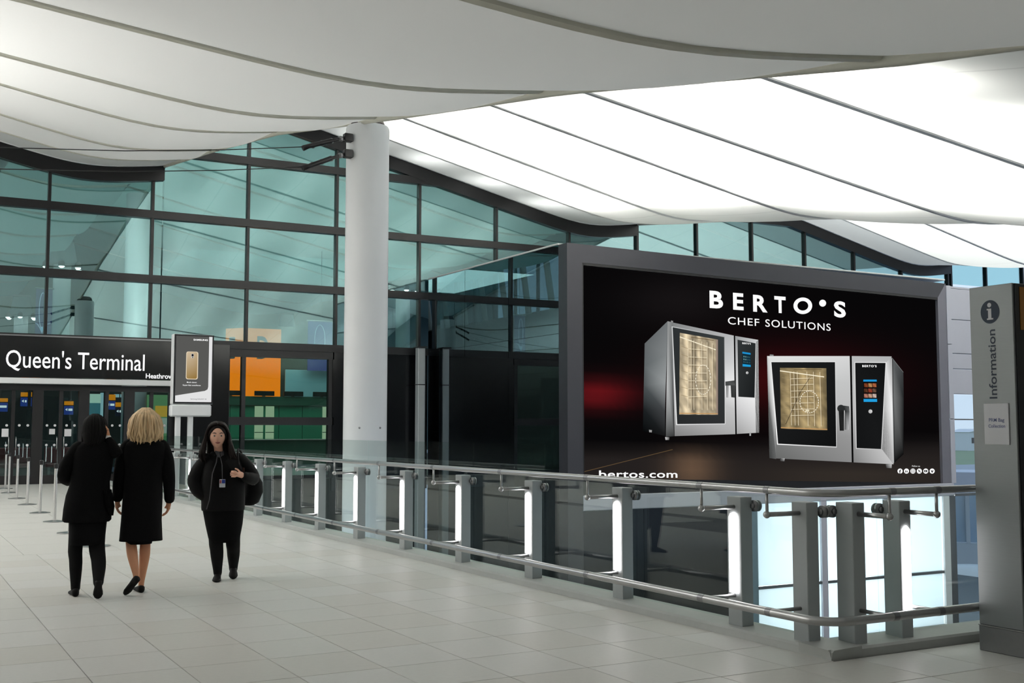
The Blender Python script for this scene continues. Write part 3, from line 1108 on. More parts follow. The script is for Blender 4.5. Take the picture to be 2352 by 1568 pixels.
def cavity(quad, rng, warm):
    """print of the lit oven cavity: warm gradient, rack wires and fan guard"""
    def at(u, v):
        a = [quad[0][k] + (quad[1][k] - quad[0][k]) * u for k in (0, 1)]
        b = [quad[3][k] + (quad[2][k] - quad[3][k]) * u for k in (0, 1)]
        return (a[0] + (b[0] - a[0]) * v, a[1] + (b[1] - a[1]) * v)
    out = []
    n, m = 12, 16
    grid = []
    for i in range(n + 1):
        col = 0.62 + 0.5 * rng.random()
        row = []
        for j in range(m + 1):
            k = col * (0.82 + 0.36 * rng.random())
            row.append(tuple(q * k for q in warm))
        grid.append(row)
    for i in range(n):
        for j in range(m):
            out.append(([at(i / n, j / m), at((i + 1) / n, j / m), at((i + 1) / n, (j + 1) / m), at(i / n, (j + 1) / m)],
                        [grid[i][j], grid[i + 1][j], grid[i + 1][j + 1], grid[i][j + 1]]))
    lines = []
    for k in range(7):
        v = 0.16 + 0.1 * k
        lines.append(stroke(at(0.22, v + 0.02), at(0.72, v), 1.0, (238, 226, 196)))
        lines.append(stroke(at(0.04, v), at(0.22, v + 0.02), 0.9, (150, 132, 100)))
        lines.append(stroke(at(0.24, v + 0.035), at(0.70, v + 0.02), 0.8, (120, 102, 76)))
    for u in (0.22, 0.30, 0.37, 0.58, 0.72, 0.86):
        lines.append(stroke(at(u, 0.06), at(u + 0.01, 0.94), 1.1, (226, 212, 182)))
        lines.append(stroke(at(u + 0.025, 0.08), at(u + 0.03, 0.92), 0.8, (118, 100, 74)))
    c = at(0.62, 0.55)
    ringo = []
    rx, ry = abs(quad[1][0] - quad[0][0]) * 0.20, abs(quad[3][1] - quad[0][1]) * 0.18
    for k in range(26):
        a0, a1 = 2 * PI * k / 26, 2 * PI * (k + 0.6) / 26
        ringo.append(stroke((c[0] + rx * math.cos(a0), c[1] + ry * math.sin(a0)), (c[0] + rx * math.cos(a1), c[1] + ry * math.sin(a1)), 1.6, (245, 238, 218)))
    top = stroke(at(0.0, 0.05), at(0.95, 0.14), 2.2, (250, 240, 212))
    bot = stroke(at(0.0, 0.985), at(1, 0.985), 2.0, (196, 150, 96))
    return out, lines + ringo + [top, bot, stroke(at(0.3, 0.03), at(0.9, 0.02), 1.4, (110, 90, 62))]


rng = random.Random(11)
# larger oven standing behind
ov = []
ov += quad_strip([(c4(145, 245), c4(333, 62), (96, 100, 102), (112, 116, 118)), (c4(142, 430), c4(326, 330), (92, 98, 100), (128, 132, 133)),
                  (c4(138, 590), c4(318, 560), (74, 80, 82), (150, 154, 155)), (c4(134, 780), c4(312, 800), (28, 32, 34), (64, 66, 68)), (c4(130, 960), c4(312, 1000), (7, 8, 9), (24, 25, 26))])
ov += quad_strip([(c4(333, 62), c4(380, 72), (150, 152, 152), (118, 120, 120)), (c4(325, 560), c4(376, 560), (190, 192, 192), (96, 98, 98)), (c4(318, 1008), c4(386, 1003), (70, 72, 72), (54, 55, 55))])
ov += quad_strip([(c4(372, 72), c4(876, 180), (128, 130, 130), (186, 187, 188)), (c4(374, 330), c4(880, 400), (150, 151, 152), (206, 207, 208)), (c4(380, 560), c4(883, 600), (190, 191, 192), (240, 240, 240)),
                  (c4(386, 800), c4(886, 790), (176, 176, 176), (196, 196, 196)), (c4(390, 1002), c4(888, 986), (128, 128, 128), (170, 170, 170))])
ov += quad_strip([(c4(884, 182), c4(1075, 215), (150, 152, 153), (206, 207, 208)), (c4(889, 480), c4(1078, 480), (198, 199, 200), (224, 224, 225)), (c4(893, 690), c4(1081, 700), (218, 218, 219), (240, 240, 240)), (c4(898, 984), c4(1083, 974), (160, 160, 160), (196, 196, 196))])
ov += quad_strip([(c4(1058, 230), c4(1075, 215), (120, 122, 122), (140, 142, 142)), (c4(1050, 690), c4(1081, 700), (110, 110, 110), (90, 90, 90)), (c4(1056, 976), c4(1083, 974), (80, 80, 80), (60, 60, 60))])
ov2 = [(P4((874, 180), (886, 182), (899, 985), (887, 987)), (12, 12, 12))]
ov2 += [(P4((366, 104), (800, 188), (806, 905), (402, 912)), [(206, 208, 208), (160, 160, 160), (220, 220, 220), (232, 232, 232)])]
ov3 = [(P4((374, 111), (796, 193), (801, 899), (411, 904)), [(46, 50, 51), (56, 60, 61), (46, 48, 49), (40, 42, 43)]), (P4((905, 213), (1053, 243), (1045, 688), (912, 680)), [(50, 54, 55), (40, 43, 44), (26, 28, 29), (40, 43, 44)])]
ov3 += [(P4((180, 950), (205, 953), (203, 972), (182, 970)), (150, 150, 150)), (P4((312, 1010), (348, 1012), (346, 1034), (316, 1034)), [(210, 210, 210), (90, 90, 90), (60, 60, 60), (180, 180, 180)]), (P4((1002, 980), (1016, 980), (1015, 1000), (1003, 1000)), (170, 170, 170)), (P4((360, 56), (378, 60), (376, 72), (362, 68)), (150, 150, 150))]
cav, cav_l = cavity(P4((433, 157), (742, 212), (745, 828), (428, 825)), rng, (196, 180, 150))
ov4 = cav_l + [(P4((730, 212), (745, 213), (745, 828), (732, 828)), (150, 132, 120))]
ov4 += quad_strip([(c4(945, 312), c4(1012, 322), (28, 142, 206), (28, 142, 206)), (c4(945, 326), c4(1012, 336), (30, 150, 214), (30, 150, 214))])
ov4 += [(P4((946, 328), (1012, 338), (1013, 420), (947, 412)), (14, 44, 58)), (P4((947, 412), (1013, 420), (1013, 436), (947, 432)), (32, 156, 216))]
for q in range(3):
    for s in range(4):
        ov4.append((P4((953 + s * 15, 345 + q * 22 + s * 2), (963 + s * 15, 346 + q * 22 + s * 2), (963 + s * 15, 358 + q * 22 + s * 2), (953 + s * 15, 357 + q * 22 + s * 2)), (110, 150, 150)))
ov4 += [disc(c4(984, 484), 3.0, (205, 205, 205)), disc(c4(986, 486), 1.3, (120, 120, 120))]
ov4 += quad_strip([(c4(805, 556), c4(884, 546), (74, 76, 76), (60, 62, 62)), (c4(806, 590), c4(886, 586), (60, 62, 62), (86, 88, 88))])
ov4 += quad_strip([(c4(812, 586), c4(838, 586), (86, 88, 88), (196, 196, 196)), (c4(814, 686), c4(832, 688), (130, 132, 132), (200, 200, 200))])
ov4 += quad_strip([(c4(848, 584), c4(886, 584), (54, 56, 56), (70, 72, 72)), (c4(854, 684), c4(884, 688), (40, 42, 42), (60, 62, 62))])
oven_a = art_flat('printed_oven', ov, scr, 0.006)
oven_a['label'] = 'printed tall oven with a lit cavity, standing behind'
art_flat('printed_frame', ov2, oven_a, 0.009)
art_flat('printed_glass', ov3, oven_a, 0.012)
tag(art_flat('printed_cavity', cav, oven_a, 0.015), kind='stuff')
tag(art_flat('printed_detail', ov4, oven_a, 0.018), kind='stuff')

# wider oven standing in front
ov = quad_strip([(c4(1147, 347), c4(1823, 347), (226, 227, 226), (214, 214, 214)), (c4(1152, 560), c4(1828, 560), (198, 199, 198), (196, 197, 197)), (c4(1158, 780), c4(1832, 790), (150, 151, 150), (186, 186, 186)),
                 (c4(1162, 1000), c4(1836, 1010), (120, 121, 120), (150, 150, 150)), (c4(1166, 1182), c4(1840, 1216), (100, 101, 100), (138, 138, 138))])
ov += quad_strip([(c4(1147, 347), c4(1180, 390), (190, 192, 192), (226, 226, 226)), (c4(1156, 700), c4(1205, 720), (80, 82, 82), (250, 250, 250)), (c4(1166, 1182), c4(1222, 1190), (44, 46, 46), (96, 97, 97))])
ov += quad_strip([(c4(1840, 347), c4(2166, 350), (184, 185, 185), (176, 177, 177)), (c4(1843, 560), c4(2170, 560), (190, 191, 191), (200, 200, 200)), (c4(1848, 800), c4(2174, 800), (184, 184, 184), (236, 236, 236)), (c4(1855, 1217), c4(2182, 1232), (128, 128, 128), (196, 196, 196))])
ov += quad_strip([(c4(2118, 405), c4(2166, 352), (226, 226, 226), (150, 151, 151)), (c4(2104, 800), c4(2174, 800), (150, 150, 150), (246, 246, 246)), (c4(2088, 1110), c4(2180, 1232), (96, 96, 96), (170, 170, 170))])
ov += quad_strip([(c4(2172, 362), c4(2262, 478), (96, 99, 100), (58, 60, 61)), (c4(2178, 680), c4(2266, 700), (120, 122, 122), (30, 32, 33)), (c4(2184, 1225), c4(2264, 1150), (14, 15, 15), (10, 10, 10))])
ov2 = [(P4((1824, 347), (1840, 347), (1855, 1217), (1840, 1216)), (10, 10, 10))]
ov2 += [(P4((1174, 390), (1708, 390), (1717, 1096), (1228, 1072)), [(236, 236, 236), (226, 226, 226), (210, 210, 210), (242, 242, 242)]), (P4((1862, 396), (2123, 397), (2086, 1114), (1874, 1106)), [(224, 224, 224), (238, 238, 238), (190, 190, 190), (214, 214, 214)])]
ov2 += [stroke(c4(2168, 366), c4(2184, 1222), 1.2, (176, 178, 178)), stroke(c4(2174, 366), c4(2192, 1218), 1.0, (12, 12, 12)), stroke(c4(2170, 362), c4(2262, 480), 1.0, (120, 122, 122))]
ov3 = [(P4((1182, 397), (1703, 397), (1713, 1088), (1237, 1064)), [(30, 31, 32), (24, 25, 26), (16, 17, 18), (24, 25, 26)]), (P4((1868, 402), (2117, 403), (2080, 1108), (1880, 1100)), [(22, 23, 24), (18, 19, 20), (24, 25, 26), (20, 21, 22)])]
ov3 += [(P4((1252, 1182), (1292, 1184), (1288, 1208), (1256, 1206)), [(60, 60, 60), (190, 190, 190), (120, 120, 120), (60, 60, 60)]), (P4((2118, 1232), (2168, 1232), (2166, 1264), (2124, 1262)), [(90, 90, 90), (200, 200, 200), (150, 150, 150), (60, 60, 60)]), (P4((1170, 334), (1200, 336), (1200, 346), (1168, 345)), (140, 140, 140))]
cav, cav_l = cavity(P4((1252, 443), (1632, 447), (1640, 955), (1260, 940)), rng, (164, 144, 104))
ov4 = cav_l + [stroke(c4(1300, 905), c4(1420, 640), 1.2, (50, 44, 36)), stroke(c4(1420, 640), c4(1500, 520), 1.2, (50, 44, 36)), (P4((1462, 785), (1492, 785), (1492, 802), (1462, 802)), (232, 222, 190))]
ov4 += [(P4((1935, 540), (2044, 540), (2045, 556), (1935, 556)), (30, 148, 214)), (P4((1935, 556), (2045, 556), (2047, 698), (1937, 698)), (10, 10, 12)), (P4((1937, 698), (2047, 698), (2048, 722), (1938, 722)), (34, 158, 222))]
food = [(150, 74, 40), (206, 150, 96), (196, 110, 70), (178, 110, 74), (168, 70, 50), (214, 160, 130), (206, 140, 120), (222, 176, 150), (232, 206, 194)]
for q in range(9):
    X0, Y0 = 1941 + (q % 3) * 35, 570 + (q // 3) * 43
    a = food[q]
    b = tuple(v * 0.6 for v in a)
    ov4.append((P4((X0, Y0), (X0 + 31, Y0), (X0 + 31, Y0 + 32), (X0, Y0 + 32)), [a, b, a, b]))
ov4 += [disc(c4(1993, 800), 4.6, (190, 190, 190)), disc(c4(1996, 797), 2.6, (236, 236, 236))]
ov4 += quad_strip([(c4(1770, 752), c4(1818, 758), (40, 42, 42), (84, 86, 86)), (c4(1784, 800), c4(1822, 802), (34, 36, 36), (92, 94, 94)), (c4(1782, 950), c4(1816, 950), (80, 82, 82), (186, 187, 187))])
ov4 += [disc(c4(1752, 776), 8.6, (44, 46, 46))]
ov4 += quad_strip([(c4(1732, 790), c4(1776, 790), (32, 33, 33), (24, 25, 25)), (c4(1742, 958), c4(1776, 958), (24, 25, 25), (40, 41, 41))])
oven_b = art_flat('printed_oven', ov, scr, 0.022)
oven_b['label'] = 'printed wide oven with a food touch screen, standing in front'
art_flat('printed_frame', ov2, oven_b, 0.025)
art_flat('printed_glass', ov3, oven_b, 0.028)
tag(art_flat('printed_cavity', cav, oven_b, 0.031), kind='stuff')
tag(art_flat('printed_detail', ov4, oven_b, 0.034), kind='stuff')
art_flat('printed_line', [stroke((1341, 1083), (1545, 1032), 1.4, (96, 76, 52))], scr, 0.006)


def letter_px(mb, s, x0, yb0, x1, yb1, cap_px, bold=0.0, y=YA - 0.03, spacing=1.0):
    """letters on the screen plane: baseline from (x0,yb0) to (x1,yb1) in photo pixels"""
    X0, Z0 = onY(x0, yb0, y)
    X1, Z1 = onY(x1, yb1, y)
    Xt, Zt = onY(x0, yb0 - cap_px, y)
    fit_text(mb, s, X0, X1, Z0, Zt - Z0, y, bold=bold, spacing=spacing, slant=Z1 - Z0)


for ch, xa, xb, yb_, cp in (('B', 1630, 1661, 705, 38), ('E', 1684, 1708, 709, 37), ('R', 1730, 1763, 713.5, 37), ('T', 1779, 1805, 716, 36.5), ('S', 1916, 1943, 726, 35)):
    mb = MB()
    letter_px(mb, ch, xa, yb_, xb, yb_ + (xb - xa) * 0.07, cp, bold=0.035)
    obj('letter', mb, M_letter, scr)
mb = MB()
# the O as a ring and the raised dot
for k in range(36):
    a0, a1 = 2 * PI * k / 36, 2 * PI * (k + 1) / 36
    c = (1844.0, 702.0)
    ps = [(c[0] + 21.5 * math.cos(a0), c[1] + 19 * math.sin(a0)), (c[0] + 21.5 * math.cos(a1), c[1] + 19 * math.sin(a1)), (c[0] + 12.5 * math.cos(a1), c[1] + 11.0 * math.sin(a1)), (c[0] + 12.5 * math.cos(a0), c[1] + 11.0 * math.sin(a0))]
    mb.add([(onY(p[0], p[1], YA - 0.03)[0], YA - 0.03, onY(p[0], p[1], YA - 0.03)[1]) for p in ps], [(0, 1, 2, 3)])
obj('letter', mb, M_letter, scr)
mb = MB()
ps = disc((1889.5, 696), 8, 0)[0]
mb.add([(onY(p[0], p[1], YA - 0.03)[0], YA - 0.03, onY(p[0], p[1], YA - 0.03)[1]) for p in ps], [tuple(range(len(ps)))])
obj('raised_dot', mb, M_letter, scr)
mb = MB()
letter_px(mb, 'CHEF', 1672, 744, 1744, 748.6, 16.5, bold=0.002, spacing=1.12)
obj('lettering', mb, M_letter, scr, label='thin white word CHEF')
mb = MB()
letter_px(mb, 'SOLUTIONS', 1758, 749.6, 1908, 759.5, 16.5, bold=0.002, spacing=1.12)
obj('lettering', mb, M_letter, scr, label='thin white word SOLUTIONS')
mb = MB()
letter_px(mb, 'bertos.com', 1376, 1096.5, 1556, 1096.5, 16.5, bold=0.014, spacing=1.05)
obj('lettering', mb, M_letter, scr, label='white web address partly behind the handrail')
mb = MB()
letter_px(mb, 'Follow us', 2095, 1071.5, 2113, 1071.7, 3.2)
letter_px(mb, "BERTO'S", 1705, 789.5, 1724.5, 791, 3.6, bold=0.03, y=YA - 0.04, spacing=1.2)
letter_px(mb, "BERTO'S", 1980.5, 842.5, 2013.5, 842.8, 4.6, bold=0.03, y=YA - 0.04, spacing=1.2)
obj('lettering', mb, M_letter, scr, label='tiny white lettering on the print')
mbw, mbk = MB(), MB()
for q, g_ in enumerate('fi@Xpv'):
    cx, cy = 2067.3 + q * 14.75, 1081.5
    yy = YA - 0.03
    ps = disc((cx, cy), 5.9, 0)[0]
    mbw.add([(onY(p[0], p[1], yy)[0], yy, onY(p[0], p[1], yy)[1]) for p in ps], [tuple(range(len(ps)))])
    yy = YA - 0.034

    def put(pts):
        mbk.add([(onY(p[0], p[1], yy)[0], yy, onY(p[0], p[1], yy)[1]) for p in pts], [tuple(range(len(pts)))])
    if g_ == 'f':
        letter_px(mbk, 'f', cx - 2.2, cy + 5.4, cx + 2.6, cy + 5.4, 8.6, bold=0.03, y=yy)
    elif g_ == 'i':
        letter_px(mbk, 'in', cx - 3.2, cy + 3, cx + 3.2, cy + 3, 5.6, bold=0.03, y=yy)
    elif g_ == '@':
        for a, b in (((-3.4, -3.4), (3.4, -3.4)), ((3.4, -3.4), (3.4, 3.4)), ((3.4, 3.4), (-3.4, 3.4)), ((-3.4, 3.4), (-3.4, -3.4))):
            put(stroke((cx + a[0], cy + a[1]), (cx + b[0], cy + b[1]), 0.9, 0)[0])
        for k in range(12):
            a0, a1 = 2 * PI * k / 12, 2 * PI * (k + 1) / 12
            put(stroke((cx + 1.6 * math.cos(a0), cy + 1.6 * math.sin(a0)), (cx + 1.6 * math.cos(a1), cy + 1.6 * math.sin(a1)), 0.8, 0)[0])
    elif g_ == 'X':
        put(stroke((cx - 3.0, cy - 3.2), (cx + 3.0, cy + 3.2), 1.7, 0)[0])
        put(stroke((cx + 3.0, cy - 3.2), (cx - 3.0, cy + 3.2), 0.9, 0)[0])
    elif g_ == 'p':
        put([(cx - 3.6, cy - 2.5), (cx + 3.6, cy - 2.5), (cx + 3.6, cy + 2.5), (cx - 3.6, cy + 2.5)])
    else:
        letter_px(mbk, 'v', cx - 3.4, cy + 3.2, cx + 3.4, cy + 3.2, 7.4, bold=0.05, y=yy)
ic = obj('icon_disc', mbw, M_letter, scr, label='row of six round white icons')
ic['kind'] = 'stuff'
obj('icon_mark', mbk, M_black, ic)
mb = MB()
yy = YA - 0.036
ps = [(2067.3 + 4 * 14.75 - 1.0, 1080.2), (2067.3 + 4 * 14.75 + 1.6, 1081.5), (2067.3 + 4 * 14.75 - 1.0, 1082.8)]
mb.add([(onY(p[0], p[1], yy)[0], yy, onY(p[0], p[1], yy)[1]) for p in ps], [(0, 1, 2)])
obj('icon_mark', mb, M_letter, ic)
# heading glow of the small panels is only print; the screen itself is the light source

# ------------------------------------------------------------------ information pillar
XP, YP0, YP1, ZP = 6.63, 4.985, 5.33, 2.48
ip = thing('information_pillar', 'brushed steel information pillar with a blue i symbol at the railing end', 'pillar', (7.1, 5.16, 0))
M_pil = mat('brushed_pillar_steel', (142, 146, 147), 0.36, 0.5, noise=0.05, scale=6, stretch=(1, 1, 40), bump=0.02)
obj('steel_casing', MB().bbox(XP, XP + 0.96, YP0, YP1, 0.175, ZP, 0.004), M_pil, ip)
obj('plinth', MB().bbox(XP - 0.003, XP + 0.963, YP0 - 0.003, YP1 + 0.003, 0.0, 0.168, 0.004), M_steel_dark, ip)
obj('plinth_seam', MB().box(XP - 0.005, XP + 0.965, YP0 - 0.005, YP1 + 0.005, 0.168, 0.175), M_steel, ip, label='bright seam above the plinth')
obj('side_panel', MB().box(XP + 0.015, XP + 0.95, YP0 - 0.009, YP0 - 0.001, 0.178, ZP - 0.005), M_blackgloss, ip)


def on_pillar(mb, s, y0, z0, z1, cap, x, bold=0.0):
    vs, fs = text_mb(s, 1.0, bold=bold)
    xa, xb = min(q[0] for q in vs), max(q[0] for q in vs)
    ch = max(q[1] for q in text_mb('H', 1.0, bold=bold)[0])
    mb.add([(x, y0 + q[1] * cap / ch, z0 + (q[0] - xa) * (z1 - z0) / (xb - xa)) for q in vs], fs)


def pil_px(x, y):
    return onX(x, y, XP)


mb = MB()
cy_, cz_ = pil_px(2274, 716)
mb.add([(XP - 0.0015, cy_ + 0.075 * math.cos(2 * PI * k / 32), cz_ + 0.081 * math.sin(2 * PI * k / 32)) for k in range(32)], [tuple(range(32))])
dsc = obj('symbol_disc', mb, mat('navy_print', (22, 44, 66), 0.5), ip, label='dark blue round information symbol')
mb = MB()
mb.add([(XP - 0.003, cy_ + 0.003 + 0.016 * math.cos(2 * PI * k / 20), cz_ + 0.047 + 0.016 * math.sin(2 * PI * k / 20)) for k in range(20)], [tuple(range(20))])
for ya, yb, za, zb in ((-0.012, 0.014, -0.044, 0.012), (-0.012, 0.024, 0.012, 0.022), (-0.026, 0.024, -0.054, -0.044)):
    mb.add([(XP - 0.003, cy_ + ya, cz_ + za), (XP - 0.003, cy_ + yb, cz_ + za), (XP - 0.003, cy_ + yb, cz_ + zb), (XP - 0.003, cy_ + ya, cz_ + zb)], [(0, 1, 2, 3)])
obj('symbol_letter', mb, M_paper, dsc)
mb = MB()
y0_, z0_ = pil_px(2292, 915)
z1_ = pil_px(2272, 757)[1]
on_pillar(mb, 'Information', y0_ + 0.004, z0_, z1_, 0.060, XP - 0.0015, bold=0.012)
obj('lettering', mb, M_print, ip, label='dark upright word Information')
ya_, za_ = pil_px(2322, 1021)
yb_, zb_ = pil_px(2261, 925)
nb = thing('paper_notice', 'white paper notice about bag collection taped to the steel pillar', 'notice', (XP - 0.004, (ya_ + yb_) / 2, za_))
obj('sheet', MB().box(XP - 0.008, XP - 0.0015, ya_ + 0.006, yb_, za_, zb_ - 0.006), M_paper, nb)
mb = MB()


def on_pillar_h(mb, s, ymid, z0, wid, x, bold=0.01):
    vs, fs = text_mb(s, 1.0, bold=bold)
    xa, xb = min(q[0] for q in vs), max(q[0] for q in vs)
    k = wid / (xb - xa)
    mb.add([(x, ymid + wid / 2 - (q[0] - xa) * k, z0 + q[1] * k) for q in vs], fs)


ym = (ya_ + yb_) / 2
on_pillar_h(mb, 'PRM Bag', ym, za_ + 0.154, 0.122, XP - 0.0088)
on_pillar_h(mb, 'Collection', ym, za_ + 0.114, 0.132, XP - 0.0088)
obj('lettering', mb, mat('blue_grey_ink', (92, 104, 150), 0.6), nb)
# panels on the dark side of the pillar
obj('yellow_panel', MB().box(XP + 0.06, XP + 0.88, YP0 - 0.013, YP0 - 0.009, 2.165, 2.455), mat('amber_panel', (150, 98, 22), 0.45), ip, label='dull yellow panel on the dark side')
mb = MB()
fit_text(mb, 'i', XP + 0.105, XP + 0.13, 2.25, 0.11, YP0 - 0.0135, bold=0.04)
obj('lettering', mb, M_black, ip)
obj('blue_panel', MB().box(XP + 0.10, XP + 0.88, YP0 - 0.013, YP0 - 0.009, 1.83, 2.02), mat('pale_blue_panel', (150, 168, 190), 0.3), ip, label='pale blue panel on the dark side')

# ------------------------------------------------------------------ poster totem by the doors
ad = thing('poster_stand', 'upright illuminated phone poster on two white legs by the railing', 'sign', (6.23, 26.0, 0))
obj('housing', MB().bbox(5.78, 6.69, 26.0, 26.22, 2.06, 3.64, 0.012), M_white, ad)
obj('poster_frame', MB().poly([(5.80, 2.07), (6.685, 2.07), (6.685, 3.635), (5.80, 3.635)], 'y', 25.985, 26.0), M_black, ad)
obj('lower_housing', MB().bbox(5.75, 6.66, 25.97, 26.2, 1.78, 2.05, 0.03), M_white, ad)
for x in (5.88, 6.16):
    obj('leg', MB().bbox(x, x + 0.11, 26.05, 26.16, 0.0, 1.79, 0.01), M_white, ad)
obj('foot_plate', MB().bbox(5.80, 6.35, 25.98, 26.24, 0.0, 0.02, 0.004), M_steel_dark, ad)


def flat_poly(mb, pts, y):
    mb.add([(p[0], y, p[1]) for p in pts], [tuple(range(len(pts)))])


pm = MB()
flat_poly(pm, [(5.84, 2.11), (6.65, 2.11), (6.65, 3.60), (5.84, 3.60)], 25.983)
ps_ = obj('poster', pm, emit('poster_white', (226, 226, 226), 1.0), ad)
pm = MB()
flat_poly(pm, [(5.84, 2.25), (6.50, 2.365), (6.56, 2.40), (6.575, 2.46), (6.575, 3.60), (5.84, 3.60)], 25.981)
obj('poster_print', pm, emit('poster_grey', (88, 88, 86), 1.0), ps_)
# gold phone back, shaded print
gm = bpy.data.meshes.new('printed_phone')
pv, pf, pc = [], [], []


def rrect(x0, x1, z0, z1, r, n=5):
    out = []
    for cx, cz, a0 in ((x1 - r, z1 - r, 0), (x0 + r, z1 - r, PI / 2), (x0 + r, z0 + r, PI), (x1 - r, z0 + r, 1.5 * PI)):
        for k in range(n + 1):
            a = a0 + PI / 2 * k / n
            out.append((cx + r * math.cos(a), cz + r * math.sin(a)))
    return out


def fan(pts, y, colf):
    b = len(pv)
    for p in pts:
        pv.append((p[0] - 6.23, y - 26.0, p[1]))
        pc.append((*lin(colf(*p)), 1))
    pf.append(tuple(range(b, b + len(pts))))


fan(rrect(6.065, 6.335, 2.62, 3.25, 0.045), 25.979, lambda x, z: (228, 212, 186))
fan(rrect(6.08, 6.315, 2.635, 3.24, 0.04), 25.977, lambda x, z: (206 - (3.24 - z) * 78 - (x - 6.08) * 60, 186 - (3.24 - z) * 92 - (x - 6.08) * 70, 158 - (3.24 - z) * 130 - (x - 6.08) * 90))
fan(rrect(6.175, 6.235, 3.10, 3.205, 0.012), 25.975, lambda x, z: (200, 196, 188))
fan(rrect(6.183, 6.228, 3.14, 3.195, 0.010), 25.974, lambda x, z: (30, 34, 44))
fan(rrect(6.195, 6.222, 3.107, 3.125, 0.006), 25.974, lambda x, z: (40, 34, 30))
gm.from_pydata(pv, [], pf)
ca = gm.color_attributes.new('Col', 'FLOAT_COLOR', 'CORNER')
for p in gm.polygons:
    for li, vi in zip(p.loop_indices, p.vertices):
        ca.data[li].color = pc[vi]
gm.materials.append(M_art)
o = bpy.data.objects.new('printed_phone', gm)
COL.objects.link(o)
o.parent = ps_
mb = MB()
fit_text(mb, 'SAMSUNG', 6.22, 6.545, 3.505, 0.036, 25.979, bold=0.03)
fit_text(mb, 'Much clever.', 6.09, 6.32, 2.54, 0.028, 25.979, bold=0.01)
fit_text(mb, 'Super-fast autofocus', 6.00, 6.40, 2.475, 0.028, 25.979, bold=0.01)
obj('lettering', mb, M_letter, ps_, label='white lettering on the poster')
mb = MB()
fit_text(mb, 'Samsung GALAXY S5', 6.18, 6.54, 2.165, 0.026, 25.979, bold=0.01)
obj('lettering', mb, emit('grey_ink', (110, 110, 112), 1.0), ps_, label='grey lettering at the foot of the poster')

# ------------------------------------------------------------------ queue barrier posts
ORD = ['nearest to us, disc seen between dark stockinged legs', 'second in the row, half hidden by the dark coat', 'third in the row, just clear of the dark coat', 'fourth in the row, counting back towards the doors',
       'fifth in the row, counting back towards the doors', 'sixth in the row, counting back towards the doors', 'seventh in the row, close to the doors', 'last of the row, right by the doors']
bp0 = None
for i, (x, y) in enumerate(((2.52, 15.45), (2.50, 17.6), (2.585, 19.86), (2.62, 22.04), (2.68, 24.56), (2.71, 26.8), (2.78, 29.26), (2.9, 31.4))):
    lab = 'slim silver queue post ' + ORD[i]
    if bp0 is None:
        bp0 = thing('queue_post', lab, 'post', (x, y, 0), group='silver queue posts in a row')
        obj('base', MB().lathe([(0.0, 0), (0.175, 0), (0.175, 0.012), (0.10, 0.022), (0.03, 0.03), (0.0, 0.03)], 32), M_steel, bp0, 'auto', world=False)
        obj('pole', MB().tube([(0, 0, 0.025), (0, 0, 0.86)], 0.026, 16), mat('polished_steel', (206, 206, 206), 0.22, 0.75), bp0, 'auto', world=False)
        obj('belt_head', MB().lathe([(0.0, 0.86), (0.034, 0.86), (0.034, 0.93), (0.02, 0.945), (0.0, 0.945)], 16), M_black, bp0, 'auto', world=False)
    else:
        c = bp0.copy()
        COL.objects.link(c)
        c.location = (x, y, 0)
        c['label'] = lab
        for ch in list(bp0.children):
            d = ch.copy()
            COL.objects.link(d)
            d.parent = c

# ------------------------------------------------------------------ the hall behind the glazed wall
fl2 = struct('floor_far_hall')
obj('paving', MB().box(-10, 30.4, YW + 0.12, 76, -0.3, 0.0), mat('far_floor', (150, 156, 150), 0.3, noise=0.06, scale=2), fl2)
FR = [33.85, 39.4, 45.0, 50.6, 56.2, 61.8, 67.4, 76.0]
for k in range(3):
    x0 = 3.2 if k == 0 else EDGE[k - 1] + 0.12
    x1 = EDGE[k]
    ce = struct('ceiling', (x0, 40, 0))
    for i in range(len(FR) - 1):
        mb = MB()
        nx, ny = 26, 5
        for a in range(nx + 1):
            X = x0 + (x1 - x0) * a / nx
            for b in range(ny + 1):
                t = b / ny
                mb.v.append((X, FR[i] + (FR[i + 1] - FR[i]) * t, roof_z(X, YW, k) + 0.5 - 0.25 * (1 - (2 * t - 1) ** 2)))
        for a in range(nx):
            for b in range(ny):
                q = a * (ny + 1) + b
                mb.f.append((q, q + 1, q + ny + 2, q + ny + 1))
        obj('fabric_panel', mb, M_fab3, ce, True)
    for Y in FR[1:-1]:
        pts = [(x0 + (x1 - x0) * a / 24, roof_z(x0 + (x1 - x0) * a / 24, YW, k) + 0.5) for a in range(25)]
        obj('rib', MB().rings([[(X, Y - 0.06, z + 0.02), (X, Y - 0.05, z - 0.08), (X, Y + 0.05, z - 0.08), (X, Y + 0.06, z + 0.02)] for X, z in pts]), M_rib, ce)
    mb = MB().poly([(33.9, roof_z(x1, YW, k) + 0.5), (76, roof_z(x1, YW, k) + 0.5), (76, 17.6), (33.9, 17.6)], 'x', x1 + 0.03, x1 + 0.09)
    obj('upstand', mb, M_clere, ce)
tag(obj('wall_far', MB().box(-10, 41, 76, 76.2, 0, 17.6), mat('far_wall_teal', (64, 92, 94), 0.5, noise=0.05), at=(15, 76, 5)), kind='structure')
fw = struct('wall_left_far', (-4, 50, 0))
obj('wall_base', MB().box(-4.2, -4.0, YW + 0.2, 76, 0, 8.6), M_dark_int, fw)
wf = struct('window_3', (-4, 50, 8))
